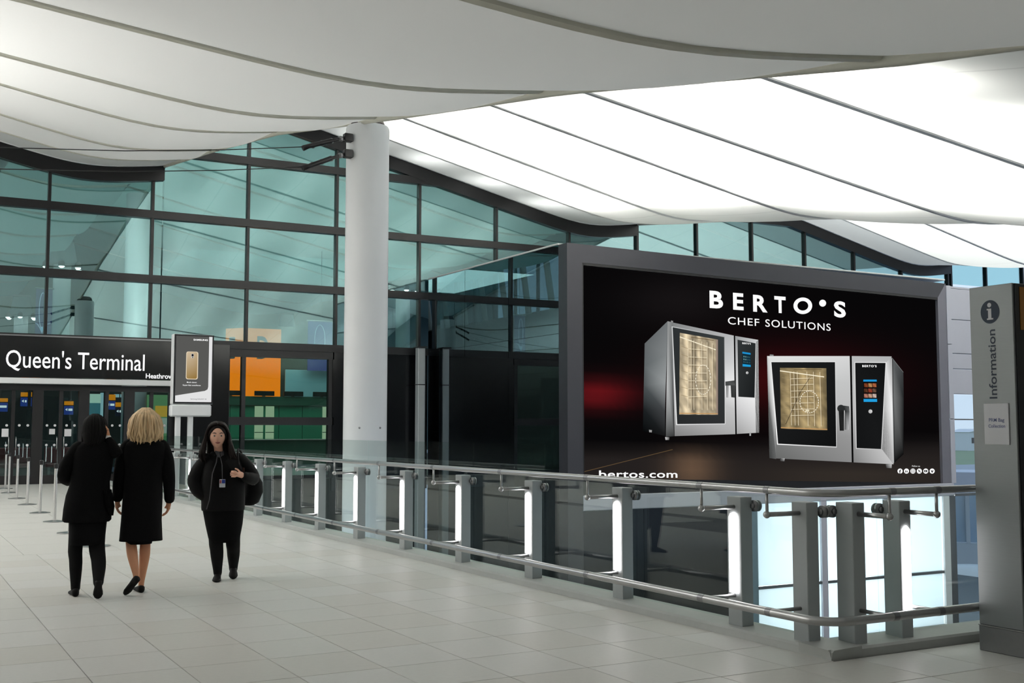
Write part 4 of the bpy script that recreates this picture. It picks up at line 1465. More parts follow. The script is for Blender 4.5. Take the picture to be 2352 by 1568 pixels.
for i in range(15):
    y = YW + 0.6 + i * 2.85
    obj('pane', MB().box(-4.12, -4.09, y + 0.06, y + 2.79, 8.7, 16.4), M_clear, wf)
    obj('mullion', MB().box(-4.2, -4.0, y - 0.06, y + 0.06, 8.6, 16.4), M_black, wf)
    obj('strut', MB().tube([(-3.6, y + 0.3, 8.6), (-3.6, y + 2.2, 16.4)], 0.2, 8), M_rib, wf, True)
for z in (8.65, 12.4, 16.4):
    obj('transom', MB().box(-4.2, -4.0, YW + 0.2, 76, z - 0.05, z + 0.05), M_black, wf)

# columns of the far hall and the ring lamps on two of them
for i, (x, y, zt_, lab) in enumerate(((7.1, 37.3, 9.0, 'white column behind the glass, just above the end of the entrance sign'), (7.1, 54.5, 9.0, 'pale column behind the glass under the higher of two ring lamps'),
                                      (7.1, 71.0, 9.0, 'small pale column behind the glass under the lower ring lamp'), (24.0, 54.8, 9.0, 'pale column behind the glass just beside the white round column'),
                                      (24.0, 74.2, 9.0, 'pale column behind the glass between the orange box and blue banner'))):
    fc = thing('column', lab, 'column', (x, y, 0), group='columns of the far hall')
    obj('shaft', MB().lathe([(0.38, 0), (0.38, zt_)], 28, (x, y, 0)), M_white, fc, True)
    obj('base_ring', MB().lathe([(0.46, 0), (0.46, 0.12), (0.38, 0.14)], 28, (x, y, 0)), M_steel_dark, fc, True)
M_spot = emit('spot_lens', (255, 255, 250), 9.0)
LMP = ((7.1, 54.5, 8.75, 1.0, 'ring lamp with a steel cone, the upper of two above the entrance sign'), (7.1, 71.0, 7.9, 1.0, 'ring lamp with a steel cone, the lower of two above the entrance sign'),
       (24.0, 54.8, 8.72, 1.0, 'ring lamp seen past the white round column'), (24.0, 74.2, 8.0, 0.9, 'ring lamp over the orange letter box'))
for x, y, z, s, lab in LMP:
    lp = thing('ring_lamp', lab, 'lamp', (x, y, z), group='ring lamps on the far columns')
    obj('cone', MB().lathe([(0.62 * s, 0.15), (0.64 * s, 0.22), (0.46 * s, 1.2), (0.44 * s, 1.2)], 24, (x, y, z)), M_post, lp, True)
    obj('collar', MB().lathe([(0.44 * s, 1.2), (0.48 * s, 1.22), (0.48 * s, 1.32), (0.40 * s, 1.34)], 24, (x, y, z)), M_steel_dark, lp, True)
    for q in range(6):
        a = 2 * PI * q / 6 + 0.35
        cx, cy = x + 0.78 * s * math.cos(a), y + 0.78 * s * math.sin(a)
        hd = obj('spot_head', MB().lathe([(0.06, 0.28), (0.14, 0.2), (0.15, 0.02), (0.13, 0.0)], 12, (cx, cy, z)), M_black, lp, True)
        obj('lens', MB().ball((cx, cy, z + 0.01), 0.13, 0.13, 0.09, 10, 6), M_spot, hd, True)

# check-in desk, letter box, banners, bulkhead
YD = 46.0
bh = thing('bulkhead', 'dark grey-green bulkhead block rising behind the orange letter box', 'bulkhead', (14.5, 48, 0))
obj('block', MB().poly([(11.95, 49.6), (14.1, 47.8), (19.5, 48.0), (19.5, 52), (11.95, 52)], 'z', 2.9, 5.95), mat('bulkhead_green_grey', (52, 76, 76), 0.4, noise=0.06), bh)
obj('support', MB().box(12.2, 19.4, 49.2, 51.8, 0, 2.9), M_dark_int, bh)
M_or = emit('orange_sign', (226, 118, 0), 1.5)
ob = thing('letter_box_sign', 'big orange lit box sign with letter D above the check-in desk', 'sign', (13.8, YD, 2.6))
obj('box', MB().poly([(13.07, YD + 0.15), (14.68, YD + 0.15), (14.3, YD + 1.45), (12.55, YD + 0.9)], 'z', 2.62, 5.66), M_or, ob)
mb = MB()
fit_text(mb, 'D', 13.66, 14.14, 4.42, 0.92, YD + 0.14, bold=0.02)
obj('lettering', mb, M_print, ob, label='dark letter D')
vs, fs = text_mb('D', 1.0, bold=0.02)
mb = MB()
mb.add([(12.62 + 0.40 * (q[0] / 0.7) * 0.9, YD + 0.9 - 0.75 * (0.15 + 0.6 * q[0] / 0.7) - 0.03, 4.42 + q[1] * 1.25) for q in vs], fs)
obj('lettering', mb, M_print, ob, label='dark letter D on the narrow side')
M_navy = mat('navy_banner', (44, 56, 140), 0.6, noise=0.05)
M_nline = emit('banner_line', (190, 205, 235), 0.8)
for i, (xa, xb, za, zb, y) in enumerate(((15.66, 16.80, 3.94, 6.02, YD - 0.4), (5.05, 5.62, 4.6, 6.75, YD - 0.4))):
    bn = thing('banner', ('dark blue hanging banner with a white oval outline beside the orange box', 'dark blue hanging banner behind glass above the entrance sign')[i], 'banner', ((xa + xb) / 2, y, za), group='blue hanging banners')
    obj('cloth', MB().box(xa, xb, y, y + 0.03, za, zb), M_navy, bn)
    obj('top_bar', MB().tube([(xa - 0.05, y + 0.015, zb + 0.02), (xb + 0.05, y + 0.015, zb + 0.02)], 0.03, 8), M_steel, bn, True)
    obj('hanging_wire', MB().tube([((xa + xb) / 2, y + 0.015, zb), ((xa + xb) / 2, y + 0.015, 9.0)], 0.012, 6), M_steel_dark, bn, True)
    cx, wd, cz, hg = (xa + xb) / 2 - 0.05, (xb - xa) * 0.2, za + (zb - za) * 0.62, (zb - za) * 0.31
    mb = MB()
    el = [(cx + wd * math.cos(2 * PI * k / 28), y - 0.012, cz + hg * math.sin(2 * PI * k / 28)) for k in range(29)]
    mb.tube(el, 0.014, 6, False)
    obj('oval_line', mb, M_nline, bn)
    for s in (-1, 1):
        mb = MB().tube([(cx + s * (xb - xa) * (0.5 if s > 0 else 0.42), y - 0.012, cz - hg * 0.72), (cx + s * wd * 1.4, y - 0.012, cz - hg * 0.78), (cx + s * wd * 0.6, y - 0.012, cz - hg * 1.0), (cx, y - 0.012, cz - hg * 1.25)], 0.014, 6)
        obj('curved_line', mb, M_nline, bn)
    mb = MB()
    flat_poly(mb, [(cx - wd * 0.5, cz - hg * 0.93), (cx, cz - hg * 1.3), (cx + wd * 0.5, cz - hg * 0.93)], y - 0.02)
    obj('drop', mb, emit('pale_blue_print', (110, 190, 230), 0.8), bn)
M_green = mat('green_back_panel', (46, 122, 94), 0.35, noise=0.08, scale=3)
M_greend = mat('dark_green_fascia', (34, 74, 60), 0.3, noise=0.05)
cd = thing('check_in_desk', 'long green check-in desk wall with lit cabinets behind the glass', 'desk', (13.5, YD, 0))
for i in range(9):
    x = 9.5 + i * 1.02
    obj('back_panel', MB().bbox(x, x + 1.0, YD, YD + 0.1, 0.0, 2.46, 0.01), M_green, cd)
obj('fascia', MB().bbox(9.4, 18.8, YD - 0.14, YD + 0.1, 2.47, 2.84, 0.01), M_greend, cd)
M_cab = emit('cabinet_light', (176, 200, 168), 0.8)
for x in (13.56, 14.02, 16.48):
    c = obj('lit_cabinet', MB().bbox(x, x + 0.36, YD - 0.03, YD + 0.0, 0.5, 2.44, 0.006), M_cab, cd)
    obj('shelf', MB().box(x, x + 0.36, YD - 0.10, YD - 0.03, 1.35, 1.38), M_greend, c)
obj('counter', MB().bbox(9.6, 18.6, YD - 2.2, YD - 1.5, 0.0, 1.05, 0.02), M_greend, cd)
obj('counter_top', MB().bbox(9.5, 18.7, YD - 2.3, YD - 1.4, 1.05, 1.10, 0.01), M_steel_dark, cd)
obj('pale_wall', MB().bbox(14.85, 18.7, YD + 0.02, YD + 0.1, 2.85, 3.98, 0.01), mat('pale_blue_wall', (126, 176, 190), 0.5), cd)
for i, (x, lab) in enumerate(((13.48, 'black flat screen on the desk fascia below the letter D'), (14.72, 'black flat screen on the desk fascia right of the orange box'), (15.98, 'black flat screen on the desk fascia under the blue banner'), (12.1, 'black flat screen on the desk fascia left of the orange box'))):
    lab = lab.replace(' right of', ' between banner and').replace(' left of', ' on the narrow side of')
    sc_ = thing('desk_screen', lab, 'screen', (x + 0.42, YD - 0.2, 2.84), group='black screens on the desk fascia')
    obj('panel', MB().bbox(x, x + 0.84, YD - 0.22, YD - 0.17, 2.86, 3.06, 0.008), M_blackgloss, sc_)
    obj('foot', MB().box(x + 0.36, x + 0.48, YD - 0.14, YD - 0.06, 2.843, 2.92), M_black, sc_)
    obj('arm', MB().box(x + 0.38, x + 0.46, YD - 0.17, YD - 0.10, 2.9, 2.96), M_black, sc_)

# what shows through the doors; dark wall added to hide the bright hall
tag(obj('wall_dark_backing', MB().box(1.0, 9.2, 39.6, 39.8, 0, 4.0).box(8.8, 9.2, 34.0, 39.6, 0, 4.0), M_dark_int, at=(5, 39.7, 0)), kind='structure')
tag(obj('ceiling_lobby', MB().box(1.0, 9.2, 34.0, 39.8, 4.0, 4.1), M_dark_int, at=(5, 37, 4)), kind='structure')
M_orsm = emit('orange_small_sign', (240, 140, 10), 1.0)
M_blsm = emit('blue_small_sign', (44, 70, 150), 0.8)
M_pale = emit('pale_lit_strip', (170, 206, 212), 0.85)
SG = ((3.14, 3.50, 2.33, 2.44, 'orange and blue direction sign behind the first glass door, at the frame edge'), (3.86, 4.06, 2.50, 2.63, 'small orange sign behind the first glass door meeting stile'),
      (4.16, 4.40, 2.50, 2.64, 'small orange sign with a blue pictogram behind the second glass door'), (5.13, 5.40, 2.25, 2.37, 'hanging orange and blue sign behind the second glass door'),
      (6.38, 6.66, 2.42, 2.60, 'orange lit sign behind the third glass door'), (6.67, 6.92, 2.21, 2.35, 'orange and blue sign with an arrow behind the third glass door'))
for i, (xa, xb, za, zb, lab) in enumerate(SG):
    s_ = thing('direction_sign', lab, 'sign', ((xa + xb) / 2, 38, za), group='direction signs inside the doors')
    obj('orange_panel', MB().bbox(xa, xb, 37.97, 38.03, za, zb, 0.004), M_orsm, s_)
    obj('blue_panel', MB().bbox(xa, xb, 37.97, 38.03, za - 0.30, za - 0.03, 0.004), M_blsm if i != 5 else mat('navy_sign', (24, 30, 72), 0.4), s_)
    obj('hanger', MB().tube([((xa + xb) / 2, 38, zb), ((xa + xb) / 2, 38, 4.0)], 0.015, 6), M_black, s_)
    mb = MB()
    xm = xa + 0.06
    flat_poly(mb, [(xm - 0.035, za - 0.14), (xm + 0.03, za - 0.095), (xm + 0.03, za - 0.185)], 37.965)
    flat_poly(mb, [(xa + 0.12, za - 0.18), (xb - 0.03, za - 0.18), (xb - 0.03, za - 0.11), (xa + 0.12, za - 0.11)], 37.965)
    o = obj('pictogram', mb, M_letter, s_)
    o['kind'] = 'stuff'
kk = thing('lift_lobby', 'blue-green lit glass lift front behind the third glass door', 'lift', (5.96, 38.4, 0))
mb = MB().box(5.66, 6.26, 38.3, 38.4, 0.05, 2.5)
obj('front', mb, emit('lit_teal', (70, 128, 138), 0.75), kk)
obj('head_light', MB().box(5.66, 6.26, 38.27, 38.3, 2.33, 2.62), emit('lit_pale_green', (196, 226, 204), 0.9), kk)
obj('jamb', MB().box(6.26, 6.34, 38.25, 38.4, 0.0, 2.66), M_pale, kk)
obj('base', MB().box(5.6, 6.4, 38.3, 38.6, 0.0, 0.05), M_black, kk)
ps2 = thing('lit_frame', 'thin pale lit frame behind the third glass door', 'frame', (6.95, 38.3, 0))
obj('upright', MB().box(6.90, 6.98, 38.2, 38.26, 0.0, 2.62), M_pale, ps2)
obj('head', MB().box(6.66, 6.90, 38.2, 38.26, 2.52, 2.62), M_pale, ps2)
kb2 = thing('booth', 'green and yellow lit booth behind the last glass door', 'booth', (8.1, 38.2, 0))
obj('back', MB().box(7.72, 8.6, 38.3, 38.4, 0.0, 2.62), emit('booth_green', (112, 160, 108), 0.7), kb2)
obj('yellow_sign', MB().bbox(7.97, 8.42, 38.24, 38.29, 1.90, 2.26, 0.006), emit('booth_yellow', (226, 172, 62), 0.85), kb2)
obj('white_panel', MB().bbox(7.90, 8.42, 38.22, 38.29, 1.36, 1.86, 0.006), emit('booth_white', (176, 186, 170), 0.8), kb2)
obj('yellow_edge', MB().box(7.82, 7.86, 38.24, 38.29, 2.2, 2.56), emit('booth_edge', (220, 170, 30), 0.9), kb2)
obj('shelf', MB().box(7.72, 8.6, 38.0, 38.3, 0.98, 1.02), M_steel, kb2)
for i, (x, lab) in enumerate(((3.5, 'dark red bench added for a red reflection behind the first glass door'), (5.2, 'dark red bench added for a red reflection behind the second glass door'))):
    b_ = thing('bench', lab, 'bench', (x, 36.6, 0), group='added red benches inside the doors')  # added benches that stand in for a dark red reflection near the floor
    obj('seat', MB().bbox(x - 0.75, x + 0.75, 36.35, 36.85, 0.36, 0.48, 0.03), mat('red_vinyl', (112, 34, 40), 0.5), b_)
    obj('backrest', MB().bbox(x - 0.75, x + 0.75, 36.80, 36.92, 0.48, 0.95, 0.03), mat('red_vinyl_back', (112, 34, 40), 0.5), b_)
    for sx_ in (-0.65, 0.65):
        obj('leg', MB().box(x + sx_ - 0.03, x + sx_ + 0.03, 36.5, 36.75, 0, 0.36), M_steel, b_)

# ------------------------------------------------------------------ outdoors, seen past the screen
GZ = -9.0
gr = tag(obj('ground_apron', MB().box(-300, 900, 34, 230, GZ - 0.3, GZ).box(41.3, 900, -400, 34, GZ - 0.3, GZ), mat('apron_concrete', (150, 156, 162), 0.7, noise=0.08, scale=0.2), at=(60, 80, GZ)), kind='structure')
gf = tag(obj('ground_airfield', MB().box(-600, 2400, 230.1, 2200, GZ - 0.4, GZ - 0.02), mat('airfield_grass', (122, 142, 104), 0.9, noise=0.2, scale=0.02), at=(200, 700, GZ)), kind='structure')
obj('runway', MB().box(-600, 2400, 420, 520, GZ - 0.1, GZ + 0.02), mat('runway_asphalt', (128, 134, 142), 0.8, noise=0.06, scale=0.05), gf)


def at_px(x, y, t):
    d = ray(x, y)
    return Vector((d[0] * t, d[1] * t, EYE + d[2] * t))


for i, (px, t, wd, hg, c) in enumerate(((2196, 620, 22, 8, (206, 210, 214)), (2212, 700, 30, 6, (176, 184, 192)), (2228, 560, 16, 9, (216, 218, 220)), (2244, 640, 26, 7, (190, 196, 200)))):
    p = at_px(px, 1000, t)
    lab = ('pale low airfield building far beyond the window, against the screen edge', 'grey flat airfield shed far beyond the window', 'white airfield block far beyond the window, nearest of its row', 'light grey airfield hall far beyond the window, against the pillar')[i]
    b_ = thing('airfield_building', lab, 'building', (p.x, p.y, GZ), group='far airfield buildings')
    m_ = mat('far_building_%d' % i, c, 0.6, noise=0.04)
    obj('wall', MB().box(-wd / 2, wd / 2, -6, 6, 0, hg), m_, b_, world=False)
    obj('roof', MB().poly([(-wd / 2 - 0.5, hg), (wd / 2 + 0.5, hg), (0, hg + 1.6)], 'y', -6.4, 6.4), M_rib2, b_, world=False)
    for q in range(4):
        obj('window', MB().box(-wd / 2 + wd * (0.1 + 0.22 * q), -wd / 2 + wd * (0.22 + 0.22 * q), -6.1, -5.9, hg * 0.4, hg * 0.7), M_blackgloss, b_, world=False)
# pier building with a glazed front, aircraft and loader
p = at_px(2222, 1190, 58)
rz = -math.atan2(p.x, p.y)
M_pierm = mat('pier_panel', (198, 204, 216), 0.5, noise=0.03)
pb = thing('airport_pier', 'grey glazed airport pier outside the tall window', 'building', (p.x, p.y, GZ), rz)
obj('lower_wall', MB().box(-7, 7, 0, 4, 2.6, 4.7), M_pierm, pb, world=False)
obj('roof', MB().box(-7, 7, -0.3, 4, 7.55, 8.3), M_pierm, pb, world=False)
obj('leg', MB().box(-5.2, -4.6, 1, 2, 0, 2.6), M_post, pb, world=False)
obj('leg', MB().box(4.6, 5.2, 1, 2, 0, 2.6), M_post, pb, world=False)
M_pg = mat('pier_glass', (150, 178, 206), 0.1, noise=0.05)
for q in range(12):
    x = -7 + q * 1.17
    obj('pane', MB().box(x + 0.1, x + 1.07, 0.1, 0.2, 4.75, 7.5), M_pg, pb, world=False)
    obj('mullion', MB().box(x - 0.1, x + 0.1, -0.05, 0.25, 4.7, 7.55), M_steel_dark if q % 2 else M_pierm, pb, world=False)
    if q % 2:
        obj('roof_rail', MB().box(x - 0.03, x + 0.03, -0.3, -0.25, 8.3, 9.0), M_steel_dark, pb, world=False)
p = at_px(2222, 1300, 50)
ac = thing('aircraft', 'white aircraft nose with two thin red stripes outside the tall window', 'aircraft', (p.x, p.y, GZ), rz)
fus = MB()
rs = []
for q in range(15):
    t = q / 14
    x = -5.5 + 13 * t
    r = 1.45 * math.sqrt(max(0.0, 1 - (1 - min(1, t / 0.45)) ** 2.2)) + 0.02
    rs.append([(x, r * math.cos(2 * PI * k / 28), 3.2 + r * 0.95 * math.sin(2 * PI * k / 28) - 0.25 * (1 - min(1, t / 0.4))) for k in range(28)])
fus.rings(rs)
obj('fuselage', fus, mat('aircraft_white', (226, 230, 238), 0.25), ac, True, world=False)
M_red = mat('red_stripe', (176, 40, 52), 0.4)
for zc in (3.25, 2.8):
    pts = []
    for q in range(3, 15):
        t = q / 14
        x = -5.5 + 13 * t
        r = 1.45 * math.sqrt(max(0.0, 1 - (1 - min(1, t / 0.45)) ** 2.2)) + 0.02
        dz = (zc - 3.2) / 0.95
        pts.append((x, -math.sqrt(max(0.01, r * r - dz * dz)) - 0.01, zc))
    obj('stripe', MB().tube(pts, 0.07, 6), M_red, ac, True, world=False)
obj('cockpit_window', MB().bbox(-4.4, -3.6, -0.95, 0.95, 3.55, 3.9, 0.05), M_blackgloss, ac, world=False)
obj('nose_gear', MB().tube([(-2.5, 0, 1.9), (-2.5, 0, 0.35)], 0.09, 8), M_steel_dark, ac, True, world=False)
for s in (-0.22, 0.22):
    obj('wheel', MB().tube([(-2.5, s - 0.1, 0.35), (-2.5, s + 0.1, 0.35)], 0.35, 16), M_black, ac, world=False)
p = at_px(2236, 1400, 44)
tr = thing('service_truck', 'white airport service truck with an orange beacon below the aircraft', 'truck', (p.x, p.y, GZ), rz)
M_tw = mat('truck_white', (216, 220, 222), 0.4)
obj('body', MB().bbox(-0.9, 1.5, -0.6, 0.8, 0.45, 1.35, 0.05), M_tw, tr, world=False)
obj('cab', MB().bbox(-1.7, -0.92, -0.6, 0.8, 0.45, 1.9, 0.08), M_tw, tr, world=False)
obj('windscreen', MB().box(-1.6, -1.02, -0.63, -0.59, 1.2, 1.75), M_blackgloss, tr, world=False)
obj('beacon', MB().bbox(-1.5, -1.1, -0.3, 0.3, 1.9, 2.12, 0.03), mat('amber_beacon', (230, 140, 30), 0.4), tr, world=False)
obj('conveyor', MB().poly([(-0.5, 1.36), (1.8, 1.9), (1.8, 2.05), (-0.5, 1.5)], 'y', -0.4, 0.6), M_steel_dark, tr, world=False)
for sx_ in (-1.25, 0.95):
    for sy_ in (-0.66, 0.66):
        obj('wheel', MB().tube([(sx_, sy_ - 0.1, 0.42), (sx_, sy_ + 0.1, 0.42)], 0.42, 16), M_black, tr, world=False)

# ------------------------------------------------------------------ people
M_skin = mat('skin_warm', (238, 186, 160), 0.55, noise=0.06, scale=14)
M_skin2 = mat('skin_tan', (206, 146, 110), 0.55, noise=0.06, scale=14)
M_cloth = mat('black_cloth', (13, 13, 14), 0.9, spec=0.12, noise=0.15, scale=30, bump=0.1)
M_cloth2 = mat('black_jacket', (12, 12, 13), 0.75, spec=0.18, noise=0.2, scale=12, bump=0.15)
M_tights = mat('black_tights', (13, 13, 14), 0.85, spec=0.2)
M_shoe = mat('black_shoe', (18, 17, 17), 0.6, spec=0.22)
M_sole = mat('dark_sole', (42, 38, 36), 0.8)
M_blond = mat('blonde_hair', (214, 184, 142), 0.55, noise=0.75, scale=7, stretch=(4, 4, 0.6))
M_brown = mat('dark_brown_hair', (26, 17, 15), 0.6, spec=0.3, noise=0.5, scale=9, stretch=(5, 5, 0.6))
M_auburn = mat('auburn_hair', (84, 40, 22), 0.42, noise=0.5, scale=9, stretch=(5, 5, 0.6))
M_darkhair = mat('black_hair', (11, 10, 10), 0.75, spec=0.2, noise=0.4, scale=9, stretch=(5, 5, 0.6))
M_cuff = mat('white_cuff', (226, 226, 224), 0.7)


def skin_mesh(nodes, edges, root='pelvis', sub=2):
    names = list(nodes)
    me = bpy.data.meshes.new('body')
    me.from_pydata([nodes[n][:3] for n in names], [(names.index(a), names.index(b)) for a, b in edges], [])
    o = bpy.data.objects.new('body', me)
    COL.objects.link(o)
    md = o.modifiers.new('skin', 'SKIN')
    md.use_smooth_shade = True
    for i, n in enumerate(names):
        sv = me.skin_vertices[0].data[i]
        r = nodes[n][3]
        sv.radius = (r, r) if not isinstance(r, tuple) else r
        sv.use_root = (n == root)
    sb = o.modifiers.new('sub', 'SUBSURF')
    sb.levels = sub
    sb.render_levels = sub
    bpy.context.view_layer.update()
    out = bpy.data.meshes.new_from_object(o.evaluated_get(bpy.context.evaluated_depsgraph_get()))
    vs = [v.co[:] for v in out.vertices]
    fs = [tuple(p.vertices) for p in out.polygons]
    bpy.data.objects.remove(o)
    bpy.data.meshes.remove(me)
    bpy.data.meshes.remove(out)
    return vs, fs


def add_hand(nodes, edges, wrist, direction, palm_n, side, curl, tag_, s=1.0):
    """palm and five fingers; direction = along the hand, palm_n = normal out of the palm, side = towards the thumb"""
    d = Vector(direction).normalized()
    n = Vector(palm_n).normalized()
    n = (n - d * n.dot(d)).normalized()
    t = d.cross(n).normalized()
    if t.dot(Vector(side)) < 0:
        t = -t
    W = Vector(wrist)
    pc = W + d * 0.05 * s
    nodes[tag_ + 'palm'] = (*pc, (0.034 * s, 0.020 * s))
    edges.append((tag_ + 'wrist', tag_ + 'palm'))
    for i, (off, ln) in enumerate(((0.027, 0.068), (0.009, 0.078), (-0.009, 0.072), (-0.026, 0.056))):
        b = W + d * 0.090 * s + t * off * s
        p = b
        prev = tag_ + 'palm'
        ang = 0.0
        nm = tag_ + 'f%d_0' % i
        nodes[nm] = (*p, 0.0098 * s)
        edges.append((prev, nm))
        for k in range(2):
            ang += curl
            dd = d * math.cos(ang) + n * math.sin(ang)
            p = p + dd * ln * 0.5 * s
            nn = tag_ + 'f%d_%d' % (i, k + 1)
            nodes[nn] = (*p, (0.0088 - 0.0012 * k) * s)
            edges.append((nm, nn))
            nm = nn
    a = W + d * 0.035 * s + t * 0.030 * s
    b = a + (d * 0.6 + t * 0.62 + n * 0.35).normalized() * 0.036 * s
    c = b + (d * 0.85 + t * 0.2 + n * 0.45).normalized() * 0.032 * s
    for nm, q, r in ((tag_ + 't0', a, 0.012), (tag_ + 't1', b, 0.0105), (tag_ + 't2', c, 0.0085)):
        nodes[nm] = (*q, r * s)
    edges += [(tag_ + 'palm', tag_ + 't0'), (tag_ + 't0', tag_ + 't1'), (tag_ + 't1', tag_ + 't2')]


def head_shape(c, s, face, tilt=0.0, turn=0.0):
    """head with brow, nose, lips and jaw; face = -1 looks towards -y, +1 towards +y"""
    nu, nv = 28, 22
    vs, fs = [], []
    for i in range(nv + 1):
        th = PI * i / nv
        for k in range(nu):
            ph = 2 * PI * k / nu
            x, f, z = math.sin(th) * math.sin(ph), math.sin(th) * math.cos(ph), math.cos(th)
            w_ = 0.074 if z > 0 else 0.074 * (1 - 0.34 * (-z) ** 1.6)
            dpt = 0.096 if f < 0 else 0.092 * (1 - 0.10 * max(0, -z))
            hh = 0.118 if z > 0 else 0.122
            X, Fw, Z = x * w_, f * dpt, z * hh
            if f > 0:
                Fw += 0.024 * math.exp(-(x / 0.16) ** 2 - ((z + 0.20) / 0.16) ** 2)      # nose
                Fw += 0.010 * math.exp(-(x / 0.10) ** 2 - ((z - 0.02) / 0.16) ** 2)      # bridge
                Fw -= 0.009 * (math.exp(-((abs(x) - 0.42) / 0.18) ** 2 - ((z - 0.02) / 0.12) ** 2))  # eye sockets
                Fw += 0.007 * math.exp(-(x / 0.30) ** 2 - ((z + 0.50) / 0.09) ** 2)      # lips
                Fw += 0.010 * math.exp(-(x / 0.28) ** 2 - ((z + 0.85) / 0.14) ** 2)      # chin
            vs.append((X, Fw, Z))
    for i in range(nv):
        for k in range(nu):
            fs.append((i * nu + k, i * nu + (k + 1) % nu, (i + 1) * nu + (k + 1) % nu, (i + 1) * nu + k))
    R = Matrix.Rotation(turn, 3, 'Z') @ Matrix.Rotation(tilt, 3, 'X')
    out = []
    for v in vs:
        q = R @ Vector((v[0], v[1] * face, v[2]))
        out.append(tuple(Vector(c) + q * s))

    def at(x, f, z):
        return Vector(c) + (R @ Vector((x, f * face, z))) * s
    return out, fs, at


def shoe(mb, ankle, heel, toe, w_=0.042, hgt=0.075):
    """a low shoe from heel to toe, opening near the ankle"""
    h, t = Vector(heel), Vector(toe)
    d = (t - h).normalized()
    up = Vector(ankle) - h
    up = (up - d * up.dot(d)).normalized()
    sd = d.cross(up)
    rs = []
    for q, (ww, hh) in ((-0.02, (0.45, 0.75)), (0.04, (0.72, 1.0)), (0.2, (0.80, 0.98)), (0.42, (0.78, 0.82)), (0.62, (0.95, 0.62)), (0.8, (1.0, 0.48)), (0.94, (0.72, 0.36)), (1.0, (0.35, 0.22))):
        c = h + (t - h) * q
        r = []
        for k in range(14):
            a = 2 * PI * k / 14
            ca, sa = math.cos(a), math.sin(a)
            zz = hgt * hh * (0.5 + 0.5 * math.copysign(abs(sa) ** 0.7, sa))
            r.append(tuple(c + sd * (w_ * ww * math.copysign(abs(ca) ** 0.8, ca)) + up * zz))
        rs.append(r)
    mb.rings(rs)


def hair_cap(mb, c, s, face, drop_back=0.0, rx=0.088, ry=0.108, rz=0.135, front=0.35):
    """closed shell over the skull that leaves the face open"""
    nu, nv = 26, 14
    rows = []
    for i in range(nv + 1):
        row = []
        for k in range(nu):
            ph = 2 * PI * k / nu
            f = math.cos(ph)
            lim = PI * (0.62 + drop_back) if f < front else PI * (0.62 + drop_back) * (1 - (f - front) / (1 - front) * 0.58)
            th = 0.03 + lim * i / nv
            row.append((c[0] + s * rx * math.sin(th) * math.sin(ph), c[1] + s * face * ry * math.sin(th) * f, c[2] + s * rz * math.cos(th)))
        rows.append(row)
    mb.rings(rows, True)


def strands(mb, rnd, roots, n, rad=0.006, wave=0.012, seg=8):
    """tapered locks: roots(r) returns a list of control points"""
    for i in range(n):
        pts = roots(rnd)
        P = [Vector(q) for q in pts]
        out = []
        m = len(P)
        ph = rnd.random() * 6.28
        for j in range(seg + 1):
            u = j / seg * (m - 1)
            a = min(m - 2, int(u))
            t = u - a
            p0, p1, p2, p3 = P[max(0, a - 1)], P[a], P[a + 1], P[min(m - 1, a + 2)]
            q = 0.5 * ((2 * p1) + (p2 - p0) * t + (2 * p0 - 5 * p1 + 4 * p2 - p3) * t * t + (3 * p1 - p0 - 3 * p2 + p3) * t ** 3)
            q += Vector((math.sin(ph + j * 1.1), math.cos(ph * 1.7 + j * 0.9), 0)) * wave * (j / seg)
            out.append(q)
        rr = rad * (0.7 + 0.6 * rnd.random())
        mb.tube(out, [rr * (0.7 if j == 0 else 1.0 if j < seg - 2 else 0.75 if j < seg else 0.2) for j in range(seg + 1)], 5)


def person_root(px, py, label, name='person'):
    d = ray(px, py)
    t = -EYE / d[2]
    x, y = d[0] * t, d[1] * t
    return thing(name, label, 'person', (x, y, 0), -math.atan2(x, y))


def lobj(name, mb, m, parent, smooth=True, label=None):
    return obj(name, mb, m, parent, smooth, label, world=False)


# ---- woman with dark hair, hand at her ear, walking away
r1 = person_root(204, 1368, 'person in black coat and tights walking away with one hand at the ear')
N = {'pelvis': (-0.02, 0, 0.86, 0.13), 'spine': (-0.01, 0, 1.05, 0.12), 'chest': (0.0, 0, 1.24, 0.125), 'neckb': (0.01, 0.0, 1.36, 0.058), 'neck': (0.012, 0.01, 1.42, 0.047), 'skull': (0.012, 0.02, 1.49, 0.05),
     'ls': (-0.13, 0, 1.32, 0.058), 'le': (-0.235, 0.0, 1.09, 0.042), 'lwrist': (-0.20, 0.22, 1.02, 0.026),
     'rs': (0.14, 0, 1.32, 0.058), 're': (0.205, -0.06, 1.275, 0.040), 'rwrist': (0.122, -0.02, 1.42, 0.026),
     'lh': (-0.09, 0, 0.82, 0.095), 'lk': (-0.125, 0.02, 0.45, 0.050), 'lc': (-0.115, 0.02, 0.30, 0.05), 'la': (-0.115, 0.03, 0.085, 0.034),
     'rh': (0.05, 0, 0.82, 0.095), 'rk': (0.055, -0.008, 0.46, 0.048), 'rc': (0.075, -0.10, 0.31, 0.05), 'ra': (0.075, -0.24, 0.155, 0.034)}
Ed = [('pelvis', 'spine'), ('spine', 'chest'), ('chest', 'neckb'), ('neckb', 'neck'), ('neck', 'skull'), ('chest', 'ls'), ('ls', 'le'), ('le', 'lwrist'), ('chest', 'rs'), ('rs', 're'), ('re', 'rwrist'),
      ('pelvis', 'lh'), ('lh', 'lk'), ('lk', 'lc'), ('lc', 'la'), ('pelvis', 'rh'), ('rh', 'rk'), ('rk', 'rc'), ('rc', 'ra')]
add_hand(N, Ed, N['lwrist'][:3], (0.1, 1, -0.2), (1, 0, 0), (0, 0, 1), 0.6, 'l')
